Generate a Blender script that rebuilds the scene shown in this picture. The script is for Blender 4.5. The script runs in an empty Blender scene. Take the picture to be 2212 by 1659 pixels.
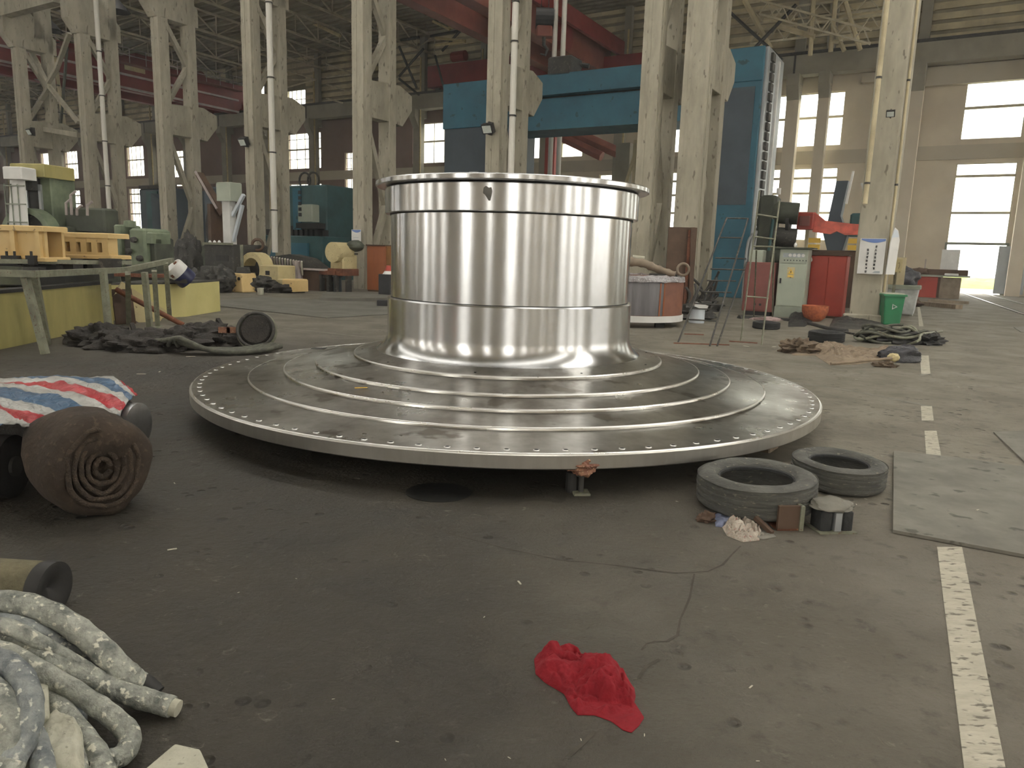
import bpy, math, random
HAZE = .0022
from mathutils import Vector, Matrix, noise
random.seed(7)
S = bpy.context.scene
COL = S.collection
PI = math.pi
# ---------------------------------------------------------------- camera
CX, CY, FPX, PITCH, ROLL, H = 1106.0, 829.5, 1592.3, 0.175116, 0.0300739, 1.55
CF = Vector((0, math.cos(PITCH), -math.sin(PITCH)))
_r0 = Vector((1, 0, 0)); _u0 = _r0.cross(CF)
CR = _r0*math.cos(ROLL) + _u0*math.sin(ROLL)
CU = -_r0*math.sin(ROLL) + _u0*math.cos(ROLL)
O = Vector((0, 0, H))
cd = bpy.data.cameras.new('camera'); cam = bpy.data.objects.new('camera', cd); COL.objects.link(cam)
cam.matrix_world = Matrix(((CR.x, CU.x, -CF.x, 0), (CR.y, CU.y, -CF.y, 0), (CR.z, CU.z, -CF.z, H), (0, 0, 0, 1)))
cd.sensor_width = 36; cd.lens = FPX/2212*36; cd.clip_end = 400
S.camera = cam
UX, UY = .862, -.507            # building axis a (along the column rows); c runs across the bays
GA = math.atan2(UY, UX)

def ray(px, py): return CF + CR*((px-CX)/FPX) + CU*((CY-py)/FPX)
def P(px, py, h=0.0):           # where that sight line meets the level h
    d = ray(px, py); return O + d*((h-H)/d.z)
def Q(px, py, y):               # where it meets the depth y
    d = ray(px, py); return O + d*(y/d.y)
def AC(a, c, z=0.0): return Vector((a*UX - c*UY, a*UY + c*UX, z))
def toAC(v): return v.x*UX + v.y*UY, -v.x*UY + v.y*UX
def onC(px, py, c):             # a, z on the plane c
    d = ray(px, py); q = O + d*(c/(-d.x*UY + d.y*UX)); return q.x*UX + q.y*UY, q.z

# ---------------------------------------------------------------- materials
def nn(nt, t, **k):
    n = nt.nodes.new(t)
    for a, v in k.items(): setattr(n, a, v)
    return n
def mat(name, c1, rough=.7, metal=0., c2=None, c3=None, scale=3., bump=.15, spot=.0, stretch=(1, 1, 1), detail=8, space='Object', aniso=0., rv=.15, bscale=None, emis=None):
    """two or three colours mixed by noise (paint, dirt, wear), with uneven gloss and fine relief"""
    m = bpy.data.materials.new(name); m.use_nodes = True; nt = m.node_tree; L = nt.links
    b = nt.nodes['Principled BSDF']; b.inputs['Metallic'].default_value = metal; b.inputs['Roughness'].default_value = rough
    tc = nn(nt, 'ShaderNodeTexCoord'); mp = nn(nt, 'ShaderNodeMapping'); mp.inputs['Scale'].default_value = stretch
    L.new(tc.outputs[space], mp.inputs[0])
    n1 = nn(nt, 'ShaderNodeTexNoise'); n1.inputs['Scale'].default_value = scale; n1.inputs['Detail'].default_value = detail; n1.inputs['Roughness'].default_value = .65
    L.new(mp.outputs[0], n1.inputs['Vector'])
    r1 = nn(nt, 'ShaderNodeMapRange'); r1.inputs[1].default_value = .38; r1.inputs[2].default_value = .64; L.new(n1.outputs[0], r1.inputs[0])
    c2 = c2 or tuple(x*.6 for x in c1)
    mx = nn(nt, 'ShaderNodeMix', data_type='RGBA'); mx.inputs[6].default_value = (*c1, 1); mx.inputs[7].default_value = (*c2, 1); L.new(r1.outputs[0], mx.inputs[0])
    out = mx.outputs[2]
    n2 = nn(nt, 'ShaderNodeTexNoise'); n2.inputs['Scale'].default_value = (bscale or scale*7); n2.inputs['Detail'].default_value = 5; L.new(mp.outputs[0], n2.inputs['Vector'])
    if c3:
        r2 = nn(nt, 'ShaderNodeMapRange'); r2.inputs[1].default_value = .60-spot; r2.inputs[2].default_value = .66-spot*.6; L.new(n2.outputs[0], r2.inputs[0])
        m2 = nn(nt, 'ShaderNodeMix', data_type='RGBA'); L.new(r2.outputs[0], m2.inputs[0]); L.new(out, m2.inputs[6]); m2.inputs[7].default_value = (*c3, 1); out = m2.outputs[2]
    L.new(out, b.inputs['Base Color'])
    rr = nn(nt, 'ShaderNodeMapRange'); rr.inputs[3].default_value = max(.03, rough-rv); rr.inputs[4].default_value = min(1, rough+rv); L.new(n1.outputs[0], rr.inputs[0]); L.new(rr.outputs[0], b.inputs['Roughness'])
    if bump:
        bp = nn(nt, 'ShaderNodeBump'); bp.inputs['Strength'].default_value = bump; bp.inputs['Distance'].default_value = .02; L.new(n2.outputs[0], bp.inputs['Height']); L.new(bp.outputs[0], b.inputs['Normal'])
    if aniso:
        b.inputs['Anisotropic'].default_value = aniso; b.inputs['Anisotropic Rotation'].default_value = .25
        tg = nn(nt, 'ShaderNodeTangent', direction_type='RADIAL', axis='Z'); L.new(tg.outputs[0], b.inputs['Tangent'])
    if emis: b.inputs['Emission Color'].default_value = (*c1, 1); b.inputs['Emission Strength'].default_value = emis
    return m
M = {}
M['concrete'] = mat('aged_concrete', (.43, .40, .315), .88, c2=(.29, .27, .21), c3=(.18, .165, .125), scale=1.6, bscale=9, spot=-.03, bump=.35, stretch=(1, 1, .35))
M['concrete2'] = mat('concrete_beam', (.33, .31, .25), .9, c2=(.25, .235, .185), scale=.6, bump=.2)
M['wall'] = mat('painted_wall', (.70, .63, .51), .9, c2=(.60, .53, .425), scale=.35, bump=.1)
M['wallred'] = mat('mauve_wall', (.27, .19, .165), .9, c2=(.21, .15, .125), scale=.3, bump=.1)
M['wallband'] = mat('wall_band', (.54, .49, .40), .9, c2=(.46, .42, .335), scale=.3, bump=.1)
M['slat'] = mat('slat_sheet', (.66, .58, .38), .8, c2=(.36, .31, .20), scale=.5, bump=.1)
M['roof'] = mat('roof_slab', (.36, .32, .22), .9, c2=(.22, .195, .135), scale=.4, bump=.2)
M['dark'] = mat('dark_void', (.02, .02, .018), .8, bump=0)
M['steelbeige'] = mat('truss_steel', (.58, .53, .38), .7, c2=(.40, .36, .26), scale=2)
M['steelyel'] = mat('truss_steel_lit', (.62, .52, .27), .7, scale=2)  # truss steel again, with light put into a yellower, brighter colour
M['crane'] = mat('crane_red', (.24, .030, .024), .45, c2=(.17, .020, .017), scale=.8, bump=.05)
M['craneb'] = mat('crane_rust_red', (.26, .085, .055), .6, c2=(.18, .055, .04), scale=.6, bump=.1)
M['cranep'] = mat('crane_primer', (.33, .12, .08), .6, scale=1)
M['railm'] = mat('pale_rail_steel', (.55, .48, .46), .4, scale=1)
M['pvc'] = mat('white_plastic_pipe', (.68, .66, .60), .45, c2=(.58, .56, .50), scale=1.5, bump=.03, stretch=(1, 1, .2))
M['black'] = mat('black_rubber', (.025, .024, .023), .6, c2=(.015, .015, .015))
M['glassp'] = mat('lamp_glass', (.75, .8, .78), .2, c2=(.6, .65, .6))
M['blue'] = mat('machine_blue', (.035, .16, .235), .5, c2=(.03, .12, .18), c3=(.02, .07, .09), scale=.7, bscale=2.5, spot=-.04, bump=.05)
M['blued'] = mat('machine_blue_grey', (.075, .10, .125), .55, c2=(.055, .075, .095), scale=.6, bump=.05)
M['teal'] = mat('machine_teal', (.045, .125, .135), .5, c2=(.03, .08, .085), scale=.8, bump=.05)
M['green'] = mat('machine_green', (.20, .245, .16), .55, c2=(.12, .15, .10), scale=2.5)
M['greend'] = mat('machine_green_dark', (.075, .085, .06), .6, c2=(.04, .045, .035), scale=2)
M['iron'] = mat('dark_cast_iron', (.055, .053, .048), .6, c2=(.028, .027, .025), c3=(.11, .10, .085), scale=1.6, bump=.3)
M['steel'] = mat('bare_steel', (.5, .5, .5), .35, metal=.9, c2=(.32, .31, .30), scale=3)
M['silver'] = mat('guide_way_steel', (.55, .58, .60), .38, metal=.6, c2=(.38, .40, .42), scale=1.5, stretch=(1, 1, .3))
M['cream'] = mat('cream_paint', (.58, .50, .28), .6, c2=(.48, .40, .21), c3=(.25, .19, .10), scale=2, spot=-.05)
M['yellow'] = mat('buff_yellow_paint', (.72, .53, .25), .55, c2=(.62, .44, .19), c3=(.3, .2, .1), scale=1.2, spot=-.06, bump=.05)
M['olive'] = mat('olive_yellow_tank', (.40, .35, .13), .6, c2=(.29, .27, .10), scale=1.1, stretch=(2.2, 2.2, .35), bump=.05)
M['lemon'] = mat('lemon_tank_paint', (.60, .54, .23), .6, c2=(.52, .47, .19), scale=1)
M['railg'] = mat('worn_green_rail', (.24, .25, .18), .6, c2=(.15, .15, .11), c3=(.13, .06, .045), scale=6, spot=-.02)
M['rust'] = mat('rust', (.20, .075, .04), .85, c2=(.11, .045, .028), c3=(.28, .13, .07), scale=4, bump=.4)
M['rustor'] = mat('orange_oxide_paint', (.36, .125, .05), .65, c2=(.30, .10, .045), scale=2, stretch=(2, 2, .3), bump=.08)
M['rustor2'] = mat('amber_side_panel', (.30, .13, .03), .6, scale=1)
M['brown'] = mat('dark_brown_panel', (.115, .07, .045), .8, c2=(.075, .048, .034), scale=2)
M['redcab'] = mat('red_cabinet_paint', (.42, .055, .035), .5, c2=(.34, .045, .03), scale=1, bump=.04)
M['maroon'] = mat('maroon_cabinet_paint', (.22, .075, .065), .6, c2=(.17, .06, .05), scale=1.5, bump=.04)
M['greycab'] = mat('grey_green_enamel', (.40, .44, .36), .5, c2=(.34, .38, .31), scale=1.2, bump=.03)
M['greycab2'] = mat('grey_green_panel', (.30, .33, .27), .5, scale=1.2, bump=.03)
M['white'] = mat('white_paint', (.72, .72, .70), .5, c2=(.62, .62, .60), scale=2, bump=.02)
M['whitebl'] = mat('pale_blue_paint', (.62, .68, .74), .45, c2=(.52, .57, .62), scale=1, bump=.02)
M['signblue'] = mat('sign_blue', (.17, .27, .62), .5, scale=1, bump=0)
M['ink'] = mat('printing_ink', (.03, .03, .035), .6, bump=0)
M['inkgrey'] = mat('grey_printing', (.42, .47, .5), .6, bump=0)
M['amber'] = mat('warning_yellow', (.82, .55, .10), .5, c2=(.75, .5, .08), bump=0)
M['binwhite'] = mat('frosted_bin_plastic', (.55, .58, .57), .4, bump=.02)
M['bin'] = mat('green_bin_plastic', (.035, .22, .10), .4, c2=(.03, .17, .08), scale=2, bump=.03)
M['bag'] = mat('black_bag', (.055, .055, .065), .35, scale=5, bump=.6)
M['basket'] = mat('orange_red_basket', (.52, .15, .06), .7, c2=(.3, .08, .04), scale=14)
M['wood'] = mat('weathered_board', (.30, .235, .165), .85, c2=(.18, .135, .095), scale=4, stretch=(1, 5, 1), bump=.3)
M['burlap'] = mat('burlap', (.20, .15, .105), .95, c2=(.10, .075, .052), scale=9, bump=.6)
M['darkcloth'] = mat('oily_black_cloth', (.03, .025, .021), .75, c2=(.017, .015, .013), c3=(.07, .06, .05), scale=6, spot=-.03, bump=.8)
M['roll'] = mat('brown_felt_roll', (.048, .033, .022), .95, c2=(.028, .020, .014), c3=(.07, .05, .035), scale=4, bump=.5, stretch=(1, 1, 1))
M['rollend'] = mat('frayed_roll_edge', (.075, .052, .035), .95, c2=(.035, .025, .018), scale=20, bump=.8)
M['plate'] = mat('scuffed_floor_plate', (.215, .205, .175), .75, c2=(.155, .148, .125), c3=(.09, .085, .07), scale=2.4, bscale=7, spot=-.03, bump=.35)
M['plate2'] = mat('thin_grey_plate', (.15, .145, .125), .7, c2=(.11, .105, .09), scale=1.2, bump=.1)
M['tyre'] = mat('dusty_tyre_rubber', (.125, .124, .112), .85, c2=(.075, .076, .070), c3=(.21, .195, .16), scale=5, bscale=22, spot=-.02, bump=.5, stretch=(1, 1, 3.5))
M['tyred'] = mat('dark_tyre_rubber', (.035, .037, .038), .8, c2=(.022, .023, .024), scale=5, bump=.4)
M['redcloth'] = mat('red_cloth', (.27, .007, .016), .95, c2=(.20, .005, .012), scale=8, bump=.4)
M['paint'] = mat('worn_white_marking', (.50, .47, .38), .8, c2=(.40, .375, .30), c3=(.17, .155, .125), scale=6, bscale=16, spot=.035, bump=.4, stretch=(1, 2.6, 1))
M['line'] = mat('thin_floor_line', (.26, .25, .21), .8, c3=(.15, .14, .12), scale=6, spot=.02, bump=.1)
M['crack'] = mat('floor_crack_dirt', (.05, .044, .035), .95, c2=(.085, .075, .06), scale=9, bump=.1)
M['oil'] = mat('oil_soaked_patch', (.006, .006, .006), .55, c2=(.01, .01, .009), bump=.1)
M['scrap'] = mat('pale_paper_scrap', (.70, .66, .55), .8, bump=.05)
M['ragw'] = mat('dirty_white_rag', (.52, .47, .40), .9, c2=(.36, .31, .26), c3=(.42, .20, .17), scale=14, bump=.5)
M['ragb'] = mat('blue_grey_pad', (.16, .18, .28), .8, c2=(.22, .25, .36), scale=14)
M['kraft'] = mat('brown_paper_rag', (.30, .15, .09), .75, c2=(.17, .07, .05), c3=(.62, .45, .28), scale=12, spot=-.01, bump=.3)
M['hose'] = mat('dust_caked_hose', (.40, .41, .36), .85, c2=(.13, .14, .13), c3=(.60, .59, .50), scale=13, bscale=42, spot=.015, bump=1.0)
M['hosed'] = mat('blue_grey_hose', (.10, .115, .13), .75, c2=(.30, .32, .31), c3=(.52, .52, .47), scale=12, bscale=38, spot=.0, bump=.9)
M['cablebk'] = mat('dusty_cable', (.06, .062, .05), .7, c2=(.13, .13, .10), scale=12, bump=.4)
M['plaster'] = mat('dusty_white_block', (.50, .49, .40), .85, c2=(.40, .39, .31), c3=(.30, .29, .23), scale=8, spot=-.03, bump=.3)
M['grass'] = mat('outdoor_grass', (.22, .30, .06), .9, c2=(.30, .36, .10), scale=1.5, bump=.4)
M['ground'] = mat('outdoor_paving', (.45, .44, .40), .9, scale=1)
M['machined'] = mat('turned_steel', (.70, .705, .715), .235, metal=1., c2=(.58, .585, .595), scale=1.3, bscale=120, bump=.015, aniso=.9, rv=.03, stretch=(1, 1, .45))
M['machinedd'] = mat('turned_disc_steel', (.50, .495, .46), .30, metal=1., c2=(.25, .23, .20), c3=(.17, .15, .12), scale=1.7, bscale=3.2, spot=.0, bump=.03, aniso=.55, rv=.12)
M['rimst'] = mat('rim_edge_steel', (.62, .605, .56), .36, metal=.95, c2=(.48, .46, .42), scale=3, bscale=60, bump=.03, stretch=(1, 1, .3))
M['edge'] = mat('bright_chamfer', (.74, .73, .70), .3, metal=1., c2=(.7, .7, .68), scale=3, bump=0)
M['gearred'] = mat('oxide_red_hub', (.24, .095, .055), .6, c2=(.17, .07, .045), scale=3)
M['greymetal'] = mat('grey_wrapped_metal', (.16, .155, .165), .35, c2=(.10, .095, .10), scale=2, stretch=(3, 3, .2), bump=.3)
M['film'] = mat('plastic_film', (.45, .44, .46), .2, c2=(.2, .18, .18), c3=(.7, .7, .72), scale=5, spot=.0, bump=.9)
M['tanpole'] = mat('tan_fabric_cover', (.30, .24, .18), .85, c2=(.2, .16, .12), scale=3, bump=.3)

# floor: oil-darkened concrete on the working side, cleaner gangway on the right; side-light falloff is put into both tones
def floor_material():
    m = bpy.data.materials.new('workshop_floor'); m.use_nodes = True; nt = m.node_tree; L = nt.links; b = nt.nodes['Principled BSDF']
    g = nn(nt, 'ShaderNodeNewGeometry'); sep = nn(nt, 'ShaderNodeSeparateXYZ'); L.new(g.outputs['Position'], sep.inputs[0])
    def noise_(sc, det=8, ro=.6, dist=0):
        n = nn(nt, 'ShaderNodeTexNoise'); n.inputs['Scale'].default_value = sc; n.inputs['Detail'].default_value = det; n.inputs['Roughness'].default_value = ro; n.inputs['Distortion'].default_value = dist
        L.new(g.outputs['Position'], n.inputs['Vector']); return n.outputs[0]
    def rng(x, a, b_, c=0, d=1):
        r = nn(nt, 'ShaderNodeMapRange'); r.inputs[1].default_value = a; r.inputs[2].default_value = b_; r.inputs[3].default_value = c; r.inputs[4].default_value = d; L.new(x, r.inputs[0]); return r.outputs[0]
    def mth(op, x, y):
        n = nn(nt, 'ShaderNodeMath', operation=op)
        for i, v in enumerate((x, y)):
            if isinstance(v, (int, float)): n.inputs[i].default_value = v
            else: L.new(v, n.inputs[i])
        return n.outputs[0]
    def mixc(f, c1, c2):
        n = nn(nt, 'ShaderNodeMix', data_type='RGBA')
        L.new(f, n.inputs[0])
        for i, v in ((6, c1), (7, c2)):
            if isinstance(v, tuple): n.inputs[i].default_value = (*v, 1)
            else: L.new(v, n.inputs[i])
        return n.outputs[2]
    # oil plus painted-in dimness: left of a wandering line x = .12*y
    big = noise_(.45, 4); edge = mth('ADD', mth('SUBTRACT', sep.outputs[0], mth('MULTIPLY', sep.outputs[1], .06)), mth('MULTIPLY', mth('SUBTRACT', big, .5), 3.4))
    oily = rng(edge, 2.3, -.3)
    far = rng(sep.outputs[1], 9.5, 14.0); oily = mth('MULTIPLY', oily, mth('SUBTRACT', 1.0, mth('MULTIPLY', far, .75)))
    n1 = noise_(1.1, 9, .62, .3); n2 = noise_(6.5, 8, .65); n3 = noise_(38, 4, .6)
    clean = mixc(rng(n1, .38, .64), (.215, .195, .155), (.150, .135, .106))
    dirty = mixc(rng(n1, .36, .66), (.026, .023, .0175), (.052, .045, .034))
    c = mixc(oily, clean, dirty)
    c = mixc(mth('MULTIPLY', rng(n2, .56, .70), .65), c, (.045, .039, .031))
    c = mixc(mth('MULTIPLY', rng(noise_(2.3, 6, .6, 1.0), .58, .70), .45), c, (.06, .053, .042))
    c = mixc(mth('MULTIPLY', rng(noise_(4.2, 10, .72), .62, .74), .35), c, (.24, .22, .18))
    c = mixc(mth('MULTIPLY', rng(n3, .60, .75), .30), c, (.02, .018, .015))
    vo = nn(nt, 'ShaderNodeTexVoronoi'); vo.inputs['Scale'].default_value = 9; vo.inputs['Randomness'].default_value = 1; L.new(g.outputs['Position'], vo.inputs['Vector'])
    pit = mth('MULTIPLY', rng(vo.outputs['Distance'], .26, .12), rng(noise_(1.6, 5, .6), .50, .62))
    c = mixc(mth('MULTIPLY', pit, .7), c, (.022, .019, .015))
    crust = mth('MULTIPLY', rng(noise_(13, 6, .75, .8), .60, .68), rng(noise_(1.1, 5, .6), .46, .58)); c = mixc(mth('MULTIPLY', crust, .7), c, (.20, .185, .15))
    L.new(c, b.inputs['Base Color'])
    ro = mth('SUBTRACT', rng(n1, .3, .7, .62, .86), mth('MULTIPLY', oily, .12)); L.new(ro, b.inputs['Roughness'])
    h = mth('ADD', mth('SUBTRACT', mth('MULTIPLY', n3, .35), mth('MULTIPLY', pit, 1.2)), mth('ADD', mth('MULTIPLY', n2, 1.0), mth('MULTIPLY', n1, 1.5)))
    bp = nn(nt, 'ShaderNodeBump'); bp.inputs['Strength'].default_value = .8; bp.inputs['Distance'].default_value = .03; L.new(h, bp.inputs['Height']); L.new(bp.outputs[0], b.inputs['Normal'])
    return m
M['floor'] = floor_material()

def tarp_material():
    m = bpy.data.materials.new('striped_tarpaulin'); m.use_nodes = True; nt = m.node_tree; L = nt.links; b = nt.nodes['Principled BSDF']
    uv = nn(nt, 'ShaderNodeUVMap'); sp = nn(nt, 'ShaderNodeSeparateXYZ'); L.new(uv.outputs[0], sp.inputs[0])
    fr = nn(nt, 'ShaderNodeMath', operation='FRACT'); L.new(sp.outputs[1], fr.inputs[0])
    cr = nn(nt, 'ShaderNodeValToRGB'); cr.color_ramp.interpolation = 'CONSTANT'; e = cr.color_ramp.elements
    e[0].position = 0; e[0].color = (.42, .42, .40, 1); e[1].position = .20; e[1].color = (.40, .035, .045, 1)
    for p, c in ((.45, (.42, .42, .40, 1)), (.68, (.06, .12, .21, 1))):
        x = e.new(p); x.color = c
    L.new(fr.outputs[0], cr.inputs[0])
    n = nn(nt, 'ShaderNodeTexNoise'); n.inputs['Scale'].default_value = 9; n.inputs['Detail'].default_value = 7
    mx = nn(nt, 'ShaderNodeMix', data_type='RGBA', blend_type='MULTIPLY'); mx.inputs[0].default_value = .55
    L.new(cr.outputs[0], mx.inputs[6]); L.new(n.outputs[0], mx.inputs[7]); 
    mr = nn(nt, 'ShaderNodeMapRange'); mr.inputs[1].default_value = .3; mr.inputs[2].default_value = .6; mr.inputs[3].default_value = .55; mr.inputs[4].default_value = 1.15; L.new(n.outputs[0], mr.inputs[0]); L.new(mr.outputs[0], mx.inputs[7])
    L.new(mx.outputs[2], b.inputs['Base Color']); b.inputs['Roughness'].default_value = .38
    n2 = nn(nt, 'ShaderNodeTexNoise'); n2.inputs['Scale'].default_value = 13; n2.inputs['Distortion'].default_value = 1.2
    bp = nn(nt, 'ShaderNodeBump'); bp.inputs['Strength'].default_value = .5; bp.inputs['Distance'].default_value = .04; L.new(n2.outputs[0], bp.inputs['Height']); L.new(bp.outputs[0], b.inputs['Normal'])
    return m
M['tarp'] = tarp_material()
def glass_material():
    m = bpy.data.materials.new('window_glass'); m.use_nodes = True; nt = m.node_tree; L = nt.links; nt.nodes.remove(nt.nodes['Principled BSDF'])
    t = nn(nt, 'ShaderNodeBsdfTransparent'); t.inputs[0].default_value = (.93, .95, .93, 1); g = nn(nt, 'ShaderNodeBsdfGlossy'); g.inputs['Roughness'].default_value = .1
    mx = nn(nt, 'ShaderNodeMixShader'); mx.inputs[0].default_value = .06; L.new(t.outputs[0], mx.inputs[1]); L.new(g.outputs[0], mx.inputs[2]); L.new(mx.outputs[0], nt.nodes['Material Output'].inputs[0])
    return m
M['glass'] = glass_material()

# ---------------------------------------------------------------- mesh builder
class MB:
    def __init__(s): s.v = []; s.f = []; s.uv = None
    def add(s, vs, fs):
        o = len(s.v); s.v += [tuple(v) for v in vs]; s.f += [tuple(i+o for i in f) for f in fs]; return s
    def box(s, x0, x1, y0, y1, z0, z1, mtx=None):
        vs = [Vector((x, y, z)) for x in (x0, x1) for y in (y0, y1) for z in (z0, z1)]
        if mtx: vs = [mtx @ v for v in vs]
        return s.add(vs, [(0, 1, 3, 2), (4, 6, 7, 5), (0, 4, 5, 1), (2, 3, 7, 6), (0, 2, 6, 4), (1, 5, 7, 3)])
    def cbox(s, c, d, mtx=None):
        return s.box(c[0]-d[0]/2, c[0]+d[0]/2, c[1]-d[1]/2, c[1]+d[1]/2, c[2]-d[2]/2, c[2]+d[2]/2, mtx)
    def bbox(s, x0, x1, y0, y1, z0, z1, b=.01):     # box with chamfered vertical and top edges
        o = [(x0+b, y0), (x1-b, y0), (x1, y0+b), (x1, y1-b), (x1-b, y1), (x0+b, y1), (x0, y1-b), (x0, y0+b)]
        cx, cy = (x0+x1)/2, (y0+y1)/2
        i = [(cx+(x-cx)*(1-2*b/max(x1-x0, .01)), cy+(y-cy)*(1-2*b/max(y1-y0, .01))) for x, y in o]
        vs = [(x, y, z0) for x, y in o]+[(x, y, z1-b) for x, y in o]+[(x, y, z1) for x, y in i]
        fs = [tuple(range(7, -1, -1)), tuple(range(16, 24))]
        for k in (0, 8):
            for j in range(8): fs.append((k+j, k+(j+1) % 8, k+8+(j+1) % 8, k+8+j))
        return s.add(vs, fs)
    def bar(s, p0, p1, w, h=None, up=(0, 0, 1)):    # square bar between two points
        p0, p1 = Vector(p0), Vector(p1); h = h or w; d = (p1-p0).normalized(); up = Vector(up)
        if abs(d.dot(up)) > .98: up = Vector((1, 0, 0))
        x = d.cross(up).normalized(); z = x.cross(d)
        vs = [p+x*(a*w/2)+z*(b*h/2) for p in (p0, p1) for a, b in ((-1, -1), (1, -1), (1, 1), (-1, 1))]
        return s.add(vs, [(3, 2, 1, 0), (4, 5, 6, 7)]+[(j, (j+1) % 4, 4+(j+1) % 4, 4+j) for j in range(4)])
    def prism(s, pts, y0, y1, plane='xz'):          # outline in one plane, extruded along the third axis
        n = len(pts)
        mk = {'xz': lambda a, b, t: (a, t, b), 'xy': lambda a, b, t: (a, b, t), 'yz': lambda a, b, t: (t, a, b)}[plane]
        return s.add([mk(a, b, y0) for a, b in pts]+[mk(a, b, y1) for a, b in pts], [tuple(range(n)), tuple(range(2*n-1, n-1, -1))]+[(j, j+n, (j+1) % n+n, (j+1) % n) for j in range(n)])
    def tube(s, pts, r, n=8, cap=True, closed=False):
        pts = [Vector(p) for p in pts]; m = len(pts); rs = r if isinstance(r, (list, tuple)) else [r]*m
        prev = None; vs = []
        for i, p in enumerate(pts):
            d = (pts[(i+1) % m]-pts[i-1]) if closed else (pts[min(i+1, m-1)]-pts[max(i-1, 0)])
            d = d.normalized() if d.length > 1e-9 else Vector((0, 0, 1))
            if prev is None:
                up = Vector((0, 0, 1)) if abs(d.z) < .9 else Vector((1, 0, 0)); x = d.cross(up).normalized()
            else:
                x = (prev-d*prev.dot(d)).normalized()
            prev = x; z = x.cross(d)
            vs += [p+(x*math.cos(2*PI*k/n)+z*math.sin(2*PI*k/n))*rs[i] for k in range(n)]
        fs = []
        for i in range(m if closed else m-1):
            a, b = i*n, ((i+1) % m)*n
            fs += [(a+k, a+(k+1) % n, b+(k+1) % n, b+k) for k in range(n)]
        if cap and not closed: fs += [tuple(range(n-1, -1, -1)), tuple(range((m-1)*n, m*n))]
        return s.add(vs, fs)
    def cyl(s, p0, p1, r0, r1=None, n=16): return s.tube([p0, p1], [r0, r0 if r1 is None else r1], n)
    def lathe(s, prof, n=64, c=(0, 0, 0), closed=True, mtx=None, a0=0, a1=2*PI):
        full = abs(a1-a0-2*PI) < 1e-6; vs = []; m = len(prof); N = n if full else n+1
        for k in range(N):
            t = a0+(a1-a0)*k/n
            for r, z in prof:
                v = Vector((r*math.cos(t), r*math.sin(t), z))
                if mtx: v = mtx @ v
                vs.append(v+Vector(c))
        fs = []
        for k in range(n):
            a, b = k*m, ((k+1) % N)*m
            for j in range(m if closed else m-1):
                j2 = (j+1) % m; fs.append((a+j, b+j, b+j2, a+j2))
        return s.add(vs, fs)
def link(o, parent=None):
    COL.objects.link(o)
    if parent is not None: o.parent = parent
    return o
def obj(name, mb, m, parent=None, loc=None, rotz=0, smooth=None, bevel=0):
    me = bpy.data.meshes.new(name); me.from_pydata(mb.v, [], mb.f); me.validate(); me.update()
    me.materials.append(M[m] if isinstance(m, str) else m)
    if mb.uv:
        u = me.uv_layers.new(name='UVMap')
        for l in me.loops: u.data[l.index].uv = mb.uv[l.vertex_index]
    if smooth:
        for p in me.polygons: p.use_smooth = True
        me.set_sharp_from_angle(angle=math.radians(smooth))
    o = bpy.data.objects.new(name, me); link(o, parent)
    if loc is not None: o.location = loc
    o.rotation_euler.z = rotz
    if bevel:
        b = o.modifiers.new('bevel', 'BEVEL'); b.width = bevel; b.segments = 2; b.limit_method = 'ANGLE'
    return o
def tag(o, label, cat, group=None, kind='thing'):
    o['label'] = label; o['category'] = cat; o['kind'] = kind
    if group: o['group'] = group
    return o
def thing(name, label, cat, loc=(0, 0, 0), rotz=0, group=None):
    o = bpy.data.objects.new(name, None); COL.objects.link(o); o.location = loc; o.rotation_euler.z = rotz; o.empty_display_size = .2
    return tag(o, label, cat, group)
def struct(name, mb, m, **k):
    o = obj(name, mb, m, **k); o['kind'] = 'structure'; return o
def dup(root, loc=None, label=None, rotz=None, scale=None):
    r = root.copy(); COL.objects.link(r)
    if loc is not None: r.location = loc
    if rotz is not None: r.rotation_euler.z = rotz
    if scale is not None: r.scale = scale
    if label: r['label'] = label
    for ch in root.children:
        c = ch.copy(); COL.objects.link(c); c.parent = r
        for g in ch.children:
            d = g.copy(); COL.objects.link(d); d.parent = c
    return r
def fbm(x, y, z=0, o=4): return noise.fractal(Vector((x, y, z)), 1.0, 2.0, o)
def catmull(pts, k=6):
    pts = [Vector(p) for p in pts]; out = []
    for i in range(len(pts)-1):
        p0, p1, p2, p3 = pts[max(i-1, 0)], pts[i], pts[i+1], pts[min(i+2, len(pts)-1)]
        for j in range(k):
            t = j/k; out.append(.5*((2*p1)+(p2-p0)*t+(2*p0-5*p1+4*p2-p3)*t*t+(3*p1-p0-3*p2+p3)*t**3))
    out.append(pts[-1]); return out
def lump(mb, c, r, seed=0, n=36, m=22, amp=.25, flat=0.0, freq=1.6):     # a crumpled, roundish mass
    vs = []; fs = []
    for i in range(m+1):
        th = PI*i/m
        for k in range(n):
            ph = 2*PI*k/n; d = Vector((math.sin(th)*math.cos(ph), math.sin(th)*math.sin(ph), math.cos(th)))
            w = 1+amp*fbm(d.x*freq+seed, d.y*freq, d.z*freq+seed*.7)
            v = Vector((d.x*r[0]*w, d.y*r[1]*w, d.z*r[2]*w))+Vector(c)
            if v.z < flat: v.z = flat
            vs.append(v)
    for i in range(m):
        for k in range(n): fs.append((i*n+k, (i+1)*n+k, (i+1)*n+(k+1) % n, i*n+(k+1) % n))
    return mb.add(vs, fs)

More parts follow.
